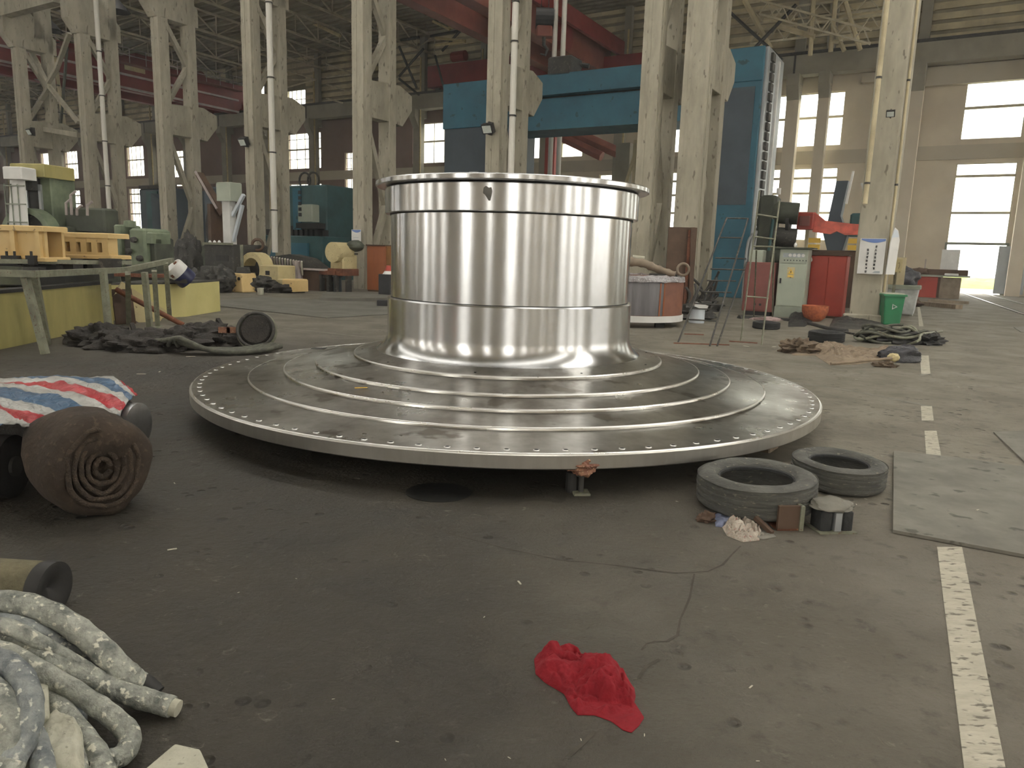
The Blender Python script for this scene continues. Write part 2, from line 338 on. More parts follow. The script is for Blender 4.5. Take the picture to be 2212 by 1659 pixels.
# ================================================================ THE HALL
A0, A1, CB, CR_, CW, HR_ = -124.0, 44.0, -9.0, 22.0, 51.8, 19.0     # ends, rear wall, column row, far wall, roof
def gridcells(u0, u1, w0, w1, holes):
    us = sorted({u0, u1, *[h[0] for h in holes], *[h[1] for h in holes]}); ws = sorted({w0, w1, *[h[2] for h in holes], *[h[3] for h in holes]})
    for i in range(len(us)-1):
        for j in range(len(ws)-1):
            cu, cw = (us[i]+us[i+1])/2, (ws[j]+ws[j+1])/2
            if not any(h[0] < cu < h[1] and h[2] < cw < h[3] for h in holes): yield us[i], us[i+1], ws[j], ws[j+1]
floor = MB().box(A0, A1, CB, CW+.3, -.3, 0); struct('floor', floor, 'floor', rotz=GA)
# far wall windows: a0, a1, z0, z1, muntins(h), muntins(v)
UP, LO = (8.85, 12.1), (2.95, 7.52)
WIN = []
for a0, a1 in ((-.65, 2.35), (-12.1, -7.1), (-18.7, -15.6), (-41, -36.7), (-56.1, -51.75), (-60.3, -59), (-81.8, -78.65), (-84.6, -83.9), (-94.4, -91.6), (-99.75, -96.9), (8.4, 11.4), (17.4, 20.4), (26.4, 29.4)):  # rightmost bays lie out of view, added for daylight
    WIN.append((a0, a1, *UP)); WIN.append((a0, a1, *LO))
WIN += [(-30, -28.3, 8.85, 10.65), (-26.8, -25, 8.85, 9.9), (-23.5, -22.2, 6.9, 7.5), (-48.8, -46.2, 3.3, 10.1), (-74.1, -70.9, 7.6, 11.3),
        (-60.1, -59.2, 14.9, 16.9), (-56.1, -53.7, 14.25, 16.0)]
DOOR = (-.6, 2.38, 0, 2.86)
holes = [w[:4] for w in WIN]+[DOOR]
def wallmesh(u0, u1, w0, w1, holes, c0, c1, axis='a'):
    mb = MB()
    for x0, x1, z0, z1 in gridcells(u0, u1, w0, w1, holes):
        if axis == 'a': mb.box(x0, x1, c0, c1, z0, z1)
        else: mb.box(c0, c1, x0, x1, z0, z1)
    return mb
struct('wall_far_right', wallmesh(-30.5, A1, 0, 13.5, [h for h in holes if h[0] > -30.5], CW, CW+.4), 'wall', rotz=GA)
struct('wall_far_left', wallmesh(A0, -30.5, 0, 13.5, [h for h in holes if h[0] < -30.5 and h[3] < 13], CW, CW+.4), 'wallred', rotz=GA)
struct('wall_far_upper', wallmesh(A0, A1, 13.5, HR_, [h for h in holes if h[3] > 13.5], CW+.15, CW+.4), 'roof', rotz=GA)
sl = MB()
for k in range(8):
    z = 14.45+k*.58
    for a0, a1 in ((A0, -60.4), (-59, -56.3), (-53.5, A1)) if z < 17.2 else ((A0, A1),): sl.box(a0, a1, CW-.05, CW+.14, z, z+.36)
struct('trim_1', sl, 'slat', rotz=GA)
struct('trim_20', MB().box(-3.4, A1, CW-.5, CW-.05, 11.9, 12.93).box(-6.2, -3.4, CW-.5, CW-.05, 12.4, 12.93), 'wallband', rotz=GA)
# concrete band between the window rows and piers
bd = MB().box(A0, A1, CW-.12, CW, 7.75, 8.55)
struct('trim_2', bd, 'wallband', rotz=GA)
wi = 0
for a0, a1, z0, z1 in WIN:
    wi += 1; w = a1-a0; h = z1-z0; f = MB(); t = .05
    f.box(a0, a1, CW+.12, CW+.2, z0, z0+t); f.box(a0, a1, CW+.12, CW+.2, z1-t, z1); f.box(a0, a0+t, CW+.12, CW+.2, z0, z1); f.box(a1-t, a1, CW+.12, CW+.2, z0, z1)
    if h > 4: hs = (6.9, 4.72, 5.95) if a0 < -1 else (6.8, 4.7)
    elif h > 2.5: hs = (10.62,)
    else: hs = ()
    for z in hs:
        if z0 < z < z1: f.box(a0, a1, CW+.1, CW+.24, z-.07, z+.07)
    if w > 2 and -95 < a0 < -40:
        k = 4
        for j in range(1, k): f.box(a0+w*j/k-.03, a0+w*j/k+.03, CW+.14, CW+.2, z0, z1)
        if a0 > -57 and a0 < -45:
            for j in range(1, int(h/.9)+1): f.box(a0, a1, CW+.14, CW+.2, z0+j*.9-.03, z0+j*.9+.03)
    o = struct('window_%d' % wi, f, 'steelbeige', rotz=GA)
    obj('glass_pane', MB().box(a0, a1, CW+.155, CW+.165, z0, z1), 'glass', parent=o)
# door opening: jambs, one leaf swung into the hall, ramp light beyond
dj = MB()
dj.box(DOOR[0]-.12, DOOR[0], CW-.05, CW+.42, 0, 2.95); dj.box(DOOR[1], DOOR[1]+.12, CW-.05, CW+.42, 0, 2.95); dj.box(DOOR[0]-.12, DOOR[1]+.12, CW-.05, CW+.42, 2.86, 2.98)
do = struct('door_1', dj, 'greycab2', rotz=GA)
lf = MB(); lf.box(0, 1.45, -.04, .04, .08, 2.8)
lo = obj('door_leaf', lf, 'whitebl', parent=do, loc=(DOOR[1]-.35, CW-.15, 0), rotz=math.radians(-14)); 
fr = MB(); [fr.box(0, 1.45, -.07, -.03, z, z+.09) for z in (.1, .9, 1.55, 2.1, 2.7)]; [fr.box(x, x+.09, -.07, -.03, .1, 2.8) for x in (0, .68, 1.36)]
obj('leaf_frame', fr, 'whitebl', parent=lo)
# the other three walls and the roof (its unseen openings are added for daylight)
BW = []
for k in range(24):
    a = -104+k*6+(k*37 % 5)*.3; w_ = (1.0, 2.2, .7, 2.9, 1.4)[k % 5]
    BW += [(a, a+w_, 2.2, 7.0), (a, a+w_, 8.6, 12.4)]
struct('wall_near', wallmesh(A0, A1, 0, HR_, BW, CB-.4, CB), 'wall', rotz=GA)
EW = [(c, min(c+4.4, 51.5), z0, z1) for c in (-5, 3, 11, 25, 31, 37, 43, 48) for z0, z1 in ((2.6, 7.2), (8.8, 13))]  # unseen end windows, enlarged to bring more light from the right
struct('wall_right', wallmesh(CB, CW, 0, HR_, EW, A1, A1+.4, 'c'), 'wall', rotz=GA)
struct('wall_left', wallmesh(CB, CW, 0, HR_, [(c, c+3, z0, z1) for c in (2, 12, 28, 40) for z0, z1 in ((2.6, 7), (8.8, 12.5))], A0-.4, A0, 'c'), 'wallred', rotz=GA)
ADDED_ROOF_GAPS = [(-70, 40, 3.5, 5.2), (-30, 40, 13.0, 15.5), (2, 40, 17.0, 19.5), (-28, 40, 36.0, 38.2), (-110, -30, 24.2, 26.4)]  # unseen roof openings, added and placed to steer the daylight
rf = MB()
for x0, x1, y0, y1 in gridcells(A0, A1, CB, CW+.4, ADDED_ROOF_GAPS): rf.box(x0, x1, y0, y1, HR_, HR_+.3)
struct('ceiling', rf, 'roof', rotz=GA)
rb = MB()
for k in range(40): rb.box(A0, A1, CR_+1+k*.75, CR_+1.3+k*.75, HR_-.22, HR_)
struct('trim_3', rb, 'roof', rotz=GA)
struct('ground_outside', MB().box(-260, 260, CW+.4, 240, -.35, -.05), 'ground', rotz=GA)
def hump(mb, x0, x1, y0, y1, h, seed):
    n = 40; vs = []; fs = []
    for i in range(n+1):
        for j in range(9):
            vs.append((x0+(x1-x0)*i/n, y0+(y1-y0)*j/8, -.1+h*math.sin(PI*j/8)*(1+.5*fbm(i*.5, j*.5, seed))))
    for i in range(n):
        for j in range(8): a = i*9+j; fs.append((a, a+9, a+10, a+1))
    return mb.add(vs, fs)
gr = obj('grass_verge', hump(MB(), -6, 14, 66, 76, .8, 3), 'grass', rotz=GA); tag(gr, 'sunlit green grass verge outside the open doorway', 'grass', kind='stuff')

# the dusty air of the hall
hz = bpy.data.materials.new('dusty_air'); hz.use_nodes = True; hz.node_tree.nodes.remove(hz.node_tree.nodes['Principled BSDF']); hv = nn(hz.node_tree, 'ShaderNodeVolumeScatter'); hv.inputs['Density'].default_value = HAZE; hv.inputs['Anisotropy'].default_value = .5; hz.node_tree.links.new(hv.outputs[0], hz.node_tree.nodes['Material Output'].inputs['Volume'])
if HAZE: ho = obj('dusty_haze', MB().box(A0-3, A1+3, CB-3, CW+3, -1.5, HR_+3), hz, rotz=GA); tag(ho, 'thin dusty haze filling the air of the hall', 'haze', kind='stuff')

# daylight: an overcast white sky entering through the windows and the added roof openings
w = bpy.data.worlds.new('overcast_sky'); S.world = w; w.use_nodes = True
bg = w.node_tree.nodes['Background']; bg.inputs[0].default_value = (1.0, .965, .885, 1); bg.inputs[1].default_value = 1.0
def portal(name, loc, sx, sy, direction, rz=0):
    l = bpy.data.lights.new(name, 'AREA'); l.shape = 'RECTANGLE'; l.size = sx; l.size_y = sy; l.cycles.is_portal = True
    o = bpy.data.objects.new(name, l); COL.objects.link(o); o.location = loc
    o.rotation_euler = Vector(direction).to_track_quat('-Z', 'Y').to_euler() if direction != 'down' else (0, 0, rz)
    return o
for i, (x0, x1, y0, y1) in enumerate(ADDED_ROOF_GAPS):
    portal('roof_gap_portal', AC((x0+x1)/2, (y0+y1)/2, HR_+.35), x1-x0, y1-y0, 'down', GA)
vdir = Vector((-UY, UX, 0))
for a0, a1, z0, z1 in WIN:
    if a0 > -15: portal('window_portal', AC((a0+a1)/2, CW+.45, (z0+z1)/2), a1-a0, z1-z0, -vdir)
portal('door_portal', AC(.9, CW+.45, 1.43), 3, 2.86, -vdir)
udir = Vector((UX, UY, 0))
for c, c2, z0, z1 in EW: portal('end_window_portal', AC(A1+.45, (c+c2)/2, (z0+z1)/2), c2-c, z1-z0, -udir)
for a0, a1, z0, z1 in BW:
    if -35 < a0 < 30: portal('near_window_portal', AC((a0+a1)/2, CB-.45, (z0+z1)/2), a1-a0, z1-z0, vdir)

# ---------------------------------------------------------------- crane runway on the far wall with its columns
t = thing('runway_beam', 'long grey concrete crane runway beam along the far wall, above the tall windows', 'beam', AC(0, 0), GA)
mb = MB(); mb.box(A0, A1, CW-1.5, CW-.6, 12.95, 14.1); obj('beam_body', mb, 'concrete2', t)
obj('crane_rail', MB().box(A0, A1, CW-1.55, CW-.55, 14.1, 14.28), 'iron', t)
for k in range(24):
    a = -112+6*k; obj('beam_joint', MB().box(a-.06, a+.06, CW-1.52, CW-.58, 12.95, 14.12), 'iron', t)
WC = [(-.2+k*6-2.9, .7) for k in range(0, 7)]+[(-9.95, .75), (-8.15, .62)]+[(-15.6-6*k, .62) for k in range(17)]
wcol = [('-2.9', '')]
used_lab = {}
for i, (a, wd) in enumerate(sorted(WC)):
    s = onC
    lab = 'grey wall column below the runway beam of the far wall, '
    if abs(a+9.95) < .01: lab = 'left wall column of the close pair between the far right windows'
    elif abs(a+8.15) < .01: lab = 'right wall column of the close pair between the far right windows'
    elif abs(a+3.1) < .01: lab = 'grey wall column seen just right of the big pillar with the notice board'
    elif abs(a+39.6) < .1: lab = 'grey wall column in the background just left of the blue portal'
    elif abs(a+51.6) < .1: lab = 'grey wall column beside the pale barred windows, left of the middle column'
    else: lab = 'distant grey wall column standing at the far wall of the hall'
    t = thing('wall_column', lab, 'column', AC(a, CW-1.0, 0), GA, 'columns along the far wall')
    obj('shaft', MB().box(-wd/2, wd/2, -.35, .35, 0, 12.4), 'concrete2' if a < -11 else 'wall', t)
    obj('corbel', MB().prism([(-.9, 12.95), (-.9, 12.3), (-.35, 11.5), (.35, 11.5), (.35, 12.95)], -wd/2, wd/2, 'yz'), 'concrete2', t)
    obj('upper_shaft', MB().box(-wd*.4, wd*.4, .42, .8, 12.4, HR_-.25), 'concrete2', t)
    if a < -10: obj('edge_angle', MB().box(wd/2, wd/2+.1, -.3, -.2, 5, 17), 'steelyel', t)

# ---------------------------------------------------------------- the row of twin-legged lattice columns
LETT = {-44.15: 'first at the far left edge above the gear machine', -38.2: 'second from left, with white pipe',
        -32.1: 'third from left, above the tipped drum', -26.1: 'fourth from left, with white pipe and side floodlight',
        -20.05: 'beside the orange cabinet, with blue-topped notice', -14.0: 'directly behind the steel hub, with floodlight',
        -8.5: 'left of the close pair right of the hub', -7.1: 'right of the close pair, beside the blue portal leg'}
def lattice(a, w=.56, d=.5):
    t = thing('lattice_column', 'aged grey concrete lattice column, '+LETT[a], 'column', AC(a, CR_, 0), GA, 'row of concrete lattice columns')
    top = 17.5
    f = MB(); f.box(-w/2, w/2, 0, d, 0, 11.6); f.box(-w/2+.16, -w/2+.26, -.02, 0, 0, 11.6); f.box(w/2, w/2+.02, .12, d-.12, .3, 11.5)
    obj('front_leg', f, 'concrete', t, bevel=.02)
    r = MB(); r.box(-w/2, w/2, 1.5, 1.5+d*.85, 0, 14); obj('rear_leg', r, 'concrete', t, bevel=.02)
    zs = [(0.3, 3.3), (3.3, 6.45), (7.8, 9.7), (9.7, 11.55)]
    for i, (z0, z1) in enumerate(zs):
        p, q = ((0, .4, z0), (0, 1.6, z1)) if i % 2 == 0 else ((0, 1.6, z0), (0, .4, z1))
        obj('brace', MB().bar(p, q, .20, .22, (1, 0, 0)), 'concrete', t)
    obj('corbel', MB().prism([(.1, 6.5), (1.75, 6.5), (2.35, 6.45), (2.95, 7.15), (2.95, 7.72), (2.2, 7.98), (.1, 7.82)], -w*.46, w*.46, 'yz'), 'concrete', t, bevel=.02)
    hd = MB(); hd.prism([(-.55, 12.85), (-.55, 12.1), (-.1, 11.5), (2.1, 11.5), (2.1, 12.3), (.6, 13.6), (-.1, 13.6)], -w*.5, w*.5, 'yz'); obj('head', hd, 'concrete', t, bevel=.02)
    obj('upper_shaft', MB().box(-w*.5, w*.5, 1.0, 1.5, 12.2, HR_-.02), 'concrete', t)
    return t
for a in LETT: lattice(a, .74 if a == -7.1 else .56)
# H: the big near pillar on the right
t = thing('concrete_column', 'massive beige concrete pillar on the right with white notice board and pipes', 'column', AC(-2.0, CR_, 0), GA)
f = MB(); f.box(-.36, .36, 0, .62, 0, 17.8); obj('front_leg', f, 'concrete', t, bevel=.03)
obj('rear_leg', MB().box(-.36, .36, 1.7, 2.3, 0, 17.8), 'concrete', t, bevel=.03)
for z in (2.4, 5.2, 8, 10.8): obj('web', MB().box(-.25, .25, .6, 1.72, z, z+.6), 'concrete', t)
obj('footing', MB().bbox(-.5, .5, -.12, .75, 0, .22, .03), 'concrete', t)
hdx = MB(); hdx.box(-.37, .37, -.1, .7, 13.4, 14.2); obj('head', hdx, 'concrete', t)
# near-row runway beam seen at the top left
t = thing('runway_beam', 'pale concrete crane beam crossing the top left corner on the column heads', 'beam', AC(0, 0), GA)
obj('beam_body', MB().box(-60, -38.9, CR_-.62, CR_-.12, 12.87, 14.3), 'concrete', t); obj('flange', MB().box(-60, -38.9, CR_-.75, CR_+.05, 14.3, 14.5), 'concrete', t)
# X-bracing of steel with a rung ladder between the first two columns
def pt(px, py, c): a, z = onC(px, py, c); return AC(a, c, z)
t = thing('cross_bracing', 'grey steel cross bracing between the two leftmost columns', 'bracing')
for p, q in (((30, 45), (105, 185)), ((105, 185), (170, 265)), ((150, 72), (122, 150)), ((122, 150), (100, 185)), ((55, 120), (105, 190)), ((105, 190), (62, 262))):
    obj('strut', MB().bar(pt(*p, 23.2), pt(*q, 23.2), .22, .16), 'concrete', t)
for p, q in (((70, 275), (172, 292)),): obj('tie', MB().bar(pt(*p, 23.2), pt(*q, 23.2), .3, .25), 'concrete', t)
t = thing('rung_ladder', 'tall weathered stair ladder rising behind the leftmost crane bracing', 'ladder')
obj('stringer', MB().bar(pt(45, 50, 27), pt(125, 260, 27), .12), 'greend', t); obj('stringer', MB().bar(pt(145, 100, 27), pt(130, 285, 27), .12), 'greend', t)
for k in range(7): y0 = 78+k*31; obj('rung', MB().bar(pt(48+k*9, y0, 27), pt(128+max(0, k-3)*8, y0+14, 27), .07), 'iron', t)
for k, (x0, y0, x1, y1) in enumerate(((118, 120, 140, 280), (45, 70, 100, 170))): obj('panel', MB().bar(pt(x0, y0, 27.3), pt(x1, y1, 27.3), .35, .05), 'slat', t)

# pipes on the columns
def pipe(px, ys, c, r, lab, m='pvc', clips=()):
    a, _ = onC(px, ys, c)
    t = thing('down_pipe', lab, 'pipe', AC(a, c, 0), GA)
    obj('pipe_run', MB().cyl((0, 0, clips[0] if clips else 0), (0, 0, 17), r, n=12), m, t)
    for z in clips[1:]: obj('pipe_clip', MB().cyl((0, 0, z), (0, 0, z+.05), r*1.25, n=12), 'iron', t)
    return t
pipe(226, 300, 21.85, .105, 'white plastic pipe clipped to the second lattice column from the left', clips=(2.4, 4.2, 6.3, 8.4, 10.4))
pipe(588, 300, 21.85, .125, 'white plastic pipe clipped to the fourth lattice column from the left', clips=(1.3, 3.0, 5.3, 8.2, 11.0))
pipe(1107, 250, 21.85, .105, 'pale plastic pipe on the lattice column behind the steel hub', clips=(2.0, 3.6, 6.0, 8.3, 9.5))
for px, r, lab in ((1884, .06, 'pale plastic pipe down the left edge of the big right pillar'), (1937, .035, 'thin pale conduit on the right face of the big pillar'), (1948, .035, 'second thin pale conduit right of the big pillar, rightmost of two')):
    pipe(px, 300, 21.7 if px < 1900 else 22.3, r, lab, m='slat', clips=(3.1 if px < 1900 else .3, 3.6, 6.2, 8.3))
def floodlight(px, py, c, lab):
    a, z = onC(px, py, c); t = thing('flood_lamp', lab, 'lamp', AC(a, c, z), GA)
    mb = MB(); mb.prism([(-.13, -.16), (.13, -.16), (.16, .14), (-.16, .14)], -.10, .06, 'yz'); m = Matrix.Rotation(.5, 4, 'X'); obj('housing', MB().box(-.2, .2, -.1, .08, -.16, .16, m), 'black', t)
    obj('lens', MB().box(-.16, .16, -.125, -.1, -.12, .12, m), 'glassp', t); obj('bracket', MB().box(-.03, .03, .0, .22, -.2, .22), 'iron', t)
floodlight(1055, 277, 21.75, 'black square floodlight on the column behind the steel hub'); floodlight(527, 306, 21.75, 'black floodlight on the left side of the fourth column')
floodlight(66, 284, 21.8, 'small black floodlight low on the leftmost column'); floodlight(1924, 245, 21.5, 'small dark bracket lamp high on the big right pillar'); bpy.data.objects['flood_lamp.003'].scale = (.5, .5, .5)
def bay(px, py, c, r, lab):
    a, z = onC(px, py, c); t = thing('bay_lamp', lab, 'lamp', AC(a, c, z)); obj('reflector', MB().lathe([(.12, .3), (r, -.3), (r*.96, -.3), (.08, .26)], 24), 'black', t, smooth=40)
    obj('cap', MB().cyl((0, 0, .2), (0, 0, .6), .14, .1), 'black', t); obj('suspension', MB().cyl((0, 0, .6), (0, 0, HR_-z-.2), .03), 'iron', t)
bay(108, 55, 27, .7, 'black round bay lamp shade hanging over the leftmost bracing'); bay(252, 12, 25, .65, 'black round bay lamp shade at the top edge near the third column')

# ---------------------------------------------------------------- roof trusses over the far bay
def truss(a, lab):
    t = thing('roof_truss', lab, 'truss', AC(a, CR_+1.6, 0), GA, 'roof trusses over the far bay')
    Lc = CW-CR_-2.0; n = 12; lo = MB(); up = MB(); wb = MB(); zb, zt = 17.3, 18.7
    obj('bottom_chord', MB().bar((0, 0, zb), (0, Lc, zb), .16, .14), 'steelbeige', t); obj('top_chord', MB().bar((0, 0, zt), (0, Lc, zt), .16, .14), 'steelbeige', t)
    for k in range(n):
        y0, y1 = Lc*k/n, Lc*(k+1)/n
        wb.bar((0, y0, zb if k % 2 else zt), (0, y1, zt if k % 2 else zb), .09); wb.bar((0, y1, zb), (0, y1, zt), .06)
    obj('web', wb, 'steelbeige', t)
    return t
tr0 = truss(-26.5, 'light steel roof truss of the far bay')
for k in range(1, 14): dup(tr0, AC(-26.5-6*k, CR_+1.6, 0))
def rods(name, lab, segs, c, r, m, pname='rod'):
    t = thing(name, lab, 'bracing', AC(0, 0))
    for s_ in segs: obj(pname, MB().cyl(pt(s_[0], s_[1], c), pt(s_[2], s_[3], c if len(s_) < 5 else s_[4]), r, n=6), m, t)
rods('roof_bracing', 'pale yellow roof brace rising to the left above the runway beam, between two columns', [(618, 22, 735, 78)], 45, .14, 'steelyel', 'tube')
rods('roof_bracing', 'thin light steel wires fanning left of the background column at upper centre left', [(621, 152, 682, 172), (621, 172, 682, 172), (621, 188, 682, 172), (621, 108, 682, 128), (570, 150, 620, 160)], 47, .07, 'steelbeige')
rods('roof_bracing', 'thin light steel wires fanning right of the background column at upper centre left', [(705, 83, 757, 105), (705, 138, 757, 158), (705, 167, 757, 160), (705, 182, 757, 198), (705, 212, 740, 222)], 47, .07, 'steelbeige')
rods('roof_bracing', 'dark crossed steel rods against the slatted sheeting left of the red crane carriage', [(862, 170, 905, 205), (862, 100, 900, 190), (915, 105, 862, 165), (940, 120, 960, 195), (955, 110, 1000, 60), (860, 88, 905, 80), (930, 78, 1040, 58)], 47, .09, 'iron')
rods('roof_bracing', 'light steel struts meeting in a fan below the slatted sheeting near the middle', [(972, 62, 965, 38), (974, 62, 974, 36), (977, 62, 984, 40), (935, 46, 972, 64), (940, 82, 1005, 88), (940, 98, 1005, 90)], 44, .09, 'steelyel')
rods('roof_bracing', 'large dark X of steel rods under the roof right of the paired columns', [(1570, 20, 1690, 130), (1605, 130, 1720, 10)], 46, .10, 'iron')
rods('roof_bracing', 'thick pale diagonal brace under the roof above the blue portal leg', [(1608, 0, 1665, 105), (1650, 45, 1716, 38), (1680, 56, 1760, 80)], 46.5, .16, 'slat')
rods('roof_bracing', 'pale slanted struts beside the pair of wall columns at upper right', [(1826, 5, 1858, 108), (1757, 0, 1750, 120), (1805, 0, 1794, 112), (1800, 60, 1824, 110), (1797, 90, 1820, 90)], 46.5, .13, 'slat')
# loose lattice clutter in the upper right roof zone
for i, (x0, y0, x1, y1) in enumerate(((1560, 60, 1900, 20), (1620, 95, 1900, 60), (1640, 30, 1880, 95))):
    t = thing('lattice_purlin', ('topmost', 'lowest', 'falling')[i]+' thin open lattice purlin under the roof, upper right', 'purlin')
    p, q = pt(x0, y0, 47.5-i), pt(x1, y1, 47.5-i); up = Vector((0, 0, .7)); obj('chord', MB().bar(p, q, .1), 'steelbeige', t); obj('chord', MB().bar(p+up, q+up, .1), 'steelbeige', t)
    wb = MB(); n = 14
    for k in range(n): a_, b_ = p.lerp(q, k/n), p.lerp(q, (k+1)/n); wb.bar(a_+(up if k % 2 else Vector()), b_+(Vector() if k % 2 else up), .06)
    obj('web', wb, 'steelbeige', t)

# ---------------------------------------------------------------- overhead cranes
def girder(t, a, z0, z1, w, m, c0=CR_+1.6, c1=CW-.5):
    g = MB(); g.box(a-w/2, a+w/2, c0+1.6, c1-1.6, z0, z1)
    for e_, s_ in ((c0, 1), (c1, -1)): g.prism([(e_+s_*1.6, z0), (e_+s_*1.1, 14.45), (e_, 14.45), (e_, z1), (e_+s_*1.6, z1)], a-w/2, a+w/2, 'yz')
    obj('girder', g, m, t)
    return g
t = thing('bridge_crane', 'dark red overhead bridge crane spanning the far bay, upper left', 'crane', AC(0, 0), GA)
girder(t, -60.9, 13.9, 16.5, .7, 'crane'); girder(t, -64.6, 13.9, 16.6, .7, 'crane')
for a, z in ((-60.45, 13.95), (-60.45, 15.0)): obj('side_rail', MB().box(a, a+.16, CR_+3, CW-2, z, z+.16), 'railm', t)
obj('walkway', MB().box(-60.5, -59.7, CR_+3, CW-2, 15.85, 15.93), 'craneb', t)
wk = MB()
for k in range(18): c = CR_+3.5+k*1.45; wk.box(-59.72, -59.68, c, c+.05, 15.93, 17.0)
for z in (16.45, 17.0): wk.box(-59.72, -59.68, CR_+3.5, CW-2, z, z+.05)
obj('handrail', wk, 'railm', t)
obj('end_carriage', MB().box(-66, -59.5, CW-1.5, CW-.7, 14.3, 15.0), 'crane', t); obj('end_carriage', MB().box(-66, -59.5, CR_+1.9, CR_+2.6, 14.3, 15.0), 'crane', t)
tb = MB(); tb.box(-64.4, -61.1, 40, 43, 16.6, 17.15); obj('trolley', tb, 'crane', t)
dr = MB(); dr.cyl((-64.2, 46.5, 16.7), (-61.3, 46.5, 16.7), .42); obj('hoist_drum', dr, 'craneb', t)
obj('load_plate', MB().box(-60.52, -60.46, 38.6, 40.4, 15.5, 16.1), 'cream', t)
t = thing('bridge_crane', 'rust red overhead crane with deep box girders above the blue portal, upper centre', 'crane', AC(0, 0), GA)
girder(t, -23.3, 14.3, 16.4, .9, 'craneb'); girder(t, -26.2, 14.3, 16.4, .8, 'craneb')
obj('end_carriage', MB().box(-29.5, -19.8, CW-1.6, CW-.6, 14.3, 15.3), 'crane', t); obj('end_carriage', MB().box(-28, -20, CR_+1.9, CR_+2.7, 14.3, 15.2), 'crane', t)
obj('walkway_girder', MB().bar((-21.9, CR_+4, 15.9), (-21.9, CW-.6, 15.9), .25, 1.0), 'crane', t)
tb = MB(); tb.box(-26, -23.5, 38.5, 41.8, 16.4, 17.15); obj('trolley', tb, 'iron', t)
tb = MB(); tb.cyl((-23.2, 43.5, 15.0), (-22.4, 43.5, 15.0), .9, n=20); obj('motor', tb, 'crane', t)
t = thing('crane_carriage', 'boxy dark red crane carriage standing on the far runway beam left of the hub column', 'crane', AC(0, 0), GA)
obj('carriage_frame', MB().box(-38.2, -30.5, CW-1.7, CW-.6, 14.5, 16.1), 'crane', t); obj('motor', MB().cyl((-35.6, CW-1.9, 16.5), (-34.4, CW-1.9, 16.5), .38), 'crane', t)
for a in (-37.6, -31.4): obj('wheel', MB().cyl((a, CW-1.2, 14.56), (a, CW-.95, 14.56), .26), 'iron', t)
# hook block
hp = pt(1176, 60, 39); t = thing('crane_hook', 'black and red hook block hanging under the rust red crane', 'hook', hp)
obj('sheave_block', MB().bbox(-.45, .45, -.3, .3, -.5, .5, .08), 'craneb', t); obj('hook_shank', MB().tube([(0, 0, -.4), (0, 0, -.9), (.22, 0, -1.15), (.1, 0, -1.45), (-.18, 0, -1.4)], [.1, .1, .09, .08, .04]), 'iron', t)
for dx in (-.2, .2): obj('wire_rope', MB().cyl((dx, 0, .5), (dx, 0, 16.4-hp.z), .03, n=6), 'black', t)
obj('sheave', MB().cyl((-.5, 0, .5), (.5, 0, .5), .55), 'black', t)

# ---------------------------------------------------------------- blue portal machine
t = thing('portal_machine', 'huge blue portal milling machine standing behind the steel hub', 'machine', AC(0, 31.5, 0), GA)
ar0, _ = onC(1524, 600, 31.5); ar1, _ = onC(1611, 600, 31.5); al0, _ = onC(960, 330, 31.5); al1, _ = onC(1085, 330, 31.5)
f = MB(); f.box(ar0, ar1, 0, 3.2, 0, 9.9); f.box(ar0-.06, ar1+.02, -.06, 0, 8.6, 9.9); obj('right_upright', f, 'blue', t, bevel=.03)
obj('upright_panel', MB().box(ar0+.25, ar1-.25, -.04, 0, 3.8, 8.4), 'blued', t)
gw = MB(); gw.box(ar1, ar1+.14, .15, 3.0, .2, 9.9)
obj('guide_way', gw, 'silver', t)
ch = MB()
for k in range(24): ch.box(ar1+.14, ar1+.24, .5, .95, .7+k*.38, .7+k*.38+.30)
obj('cable_chain', ch, 'iron', t); obj('guide_rib', MB().box(ar1+.14, ar1+.22, 1.8, 2.0, .3, 9.7), 'white', t)
nt_ = MB()
for k in range(9): nt_.box(ar0-.14, ar0, .1, .3, 5.0+k*.36, 5.2+k*.36)
obj('rung_row', nt_, 'blued', t)
f = MB(); f.box(al0, al1, 0, 3.2, 0, 7.6); obj('left_upright', f, 'blued', t, bevel=.03)  # greyer blue than the right upright: its shade is put into the colour
obj('left_cap', MB().box(al0-.1, al1, -.05, 3.2, 7.6, 9.75), 'blue', t, bevel=.03)
obj('upright_panel', MB().box(al0+1.6, al0+2.1, -.10, 0, .5, 5.5), 'silver', t); obj('upright_panel', MB().box(al1-.9, al1-.5, -.1, 0, 5.0, 7.5), 'blued', t)
cbm = MB(); cbm.box(al1-.2, ar0+.2, .5, 2.6, 7.35, 8.75); obj('cross_beam', cbm, 'blue', t); obj('beam_cap', MB().box(al1-.2, ar0+.2, .2, 2.9, 8.85, 9.75), 'blue', t)
obj('beam_slot', MB().box(al1-.2, ar0+.2, .7, 2.5, 8.74, 8.86), 'dark', t)
dk = MB(); [dk.tube([(al1+2+k*.6, 1.2, 9.75), (al1+2.1+k*.6, 1.2, 10.3+.3*(k % 2)), (al1+2.6+k*.6, 1.3, 10.2)], .12) for k in range(3)]
obj('spindle_drive', dk, 'iron', t)
obj('ram', MB().bbox(al1+2.2, al1+3.4, .2, 1.4, 9.7, 10.5, .05), 'iron', t)
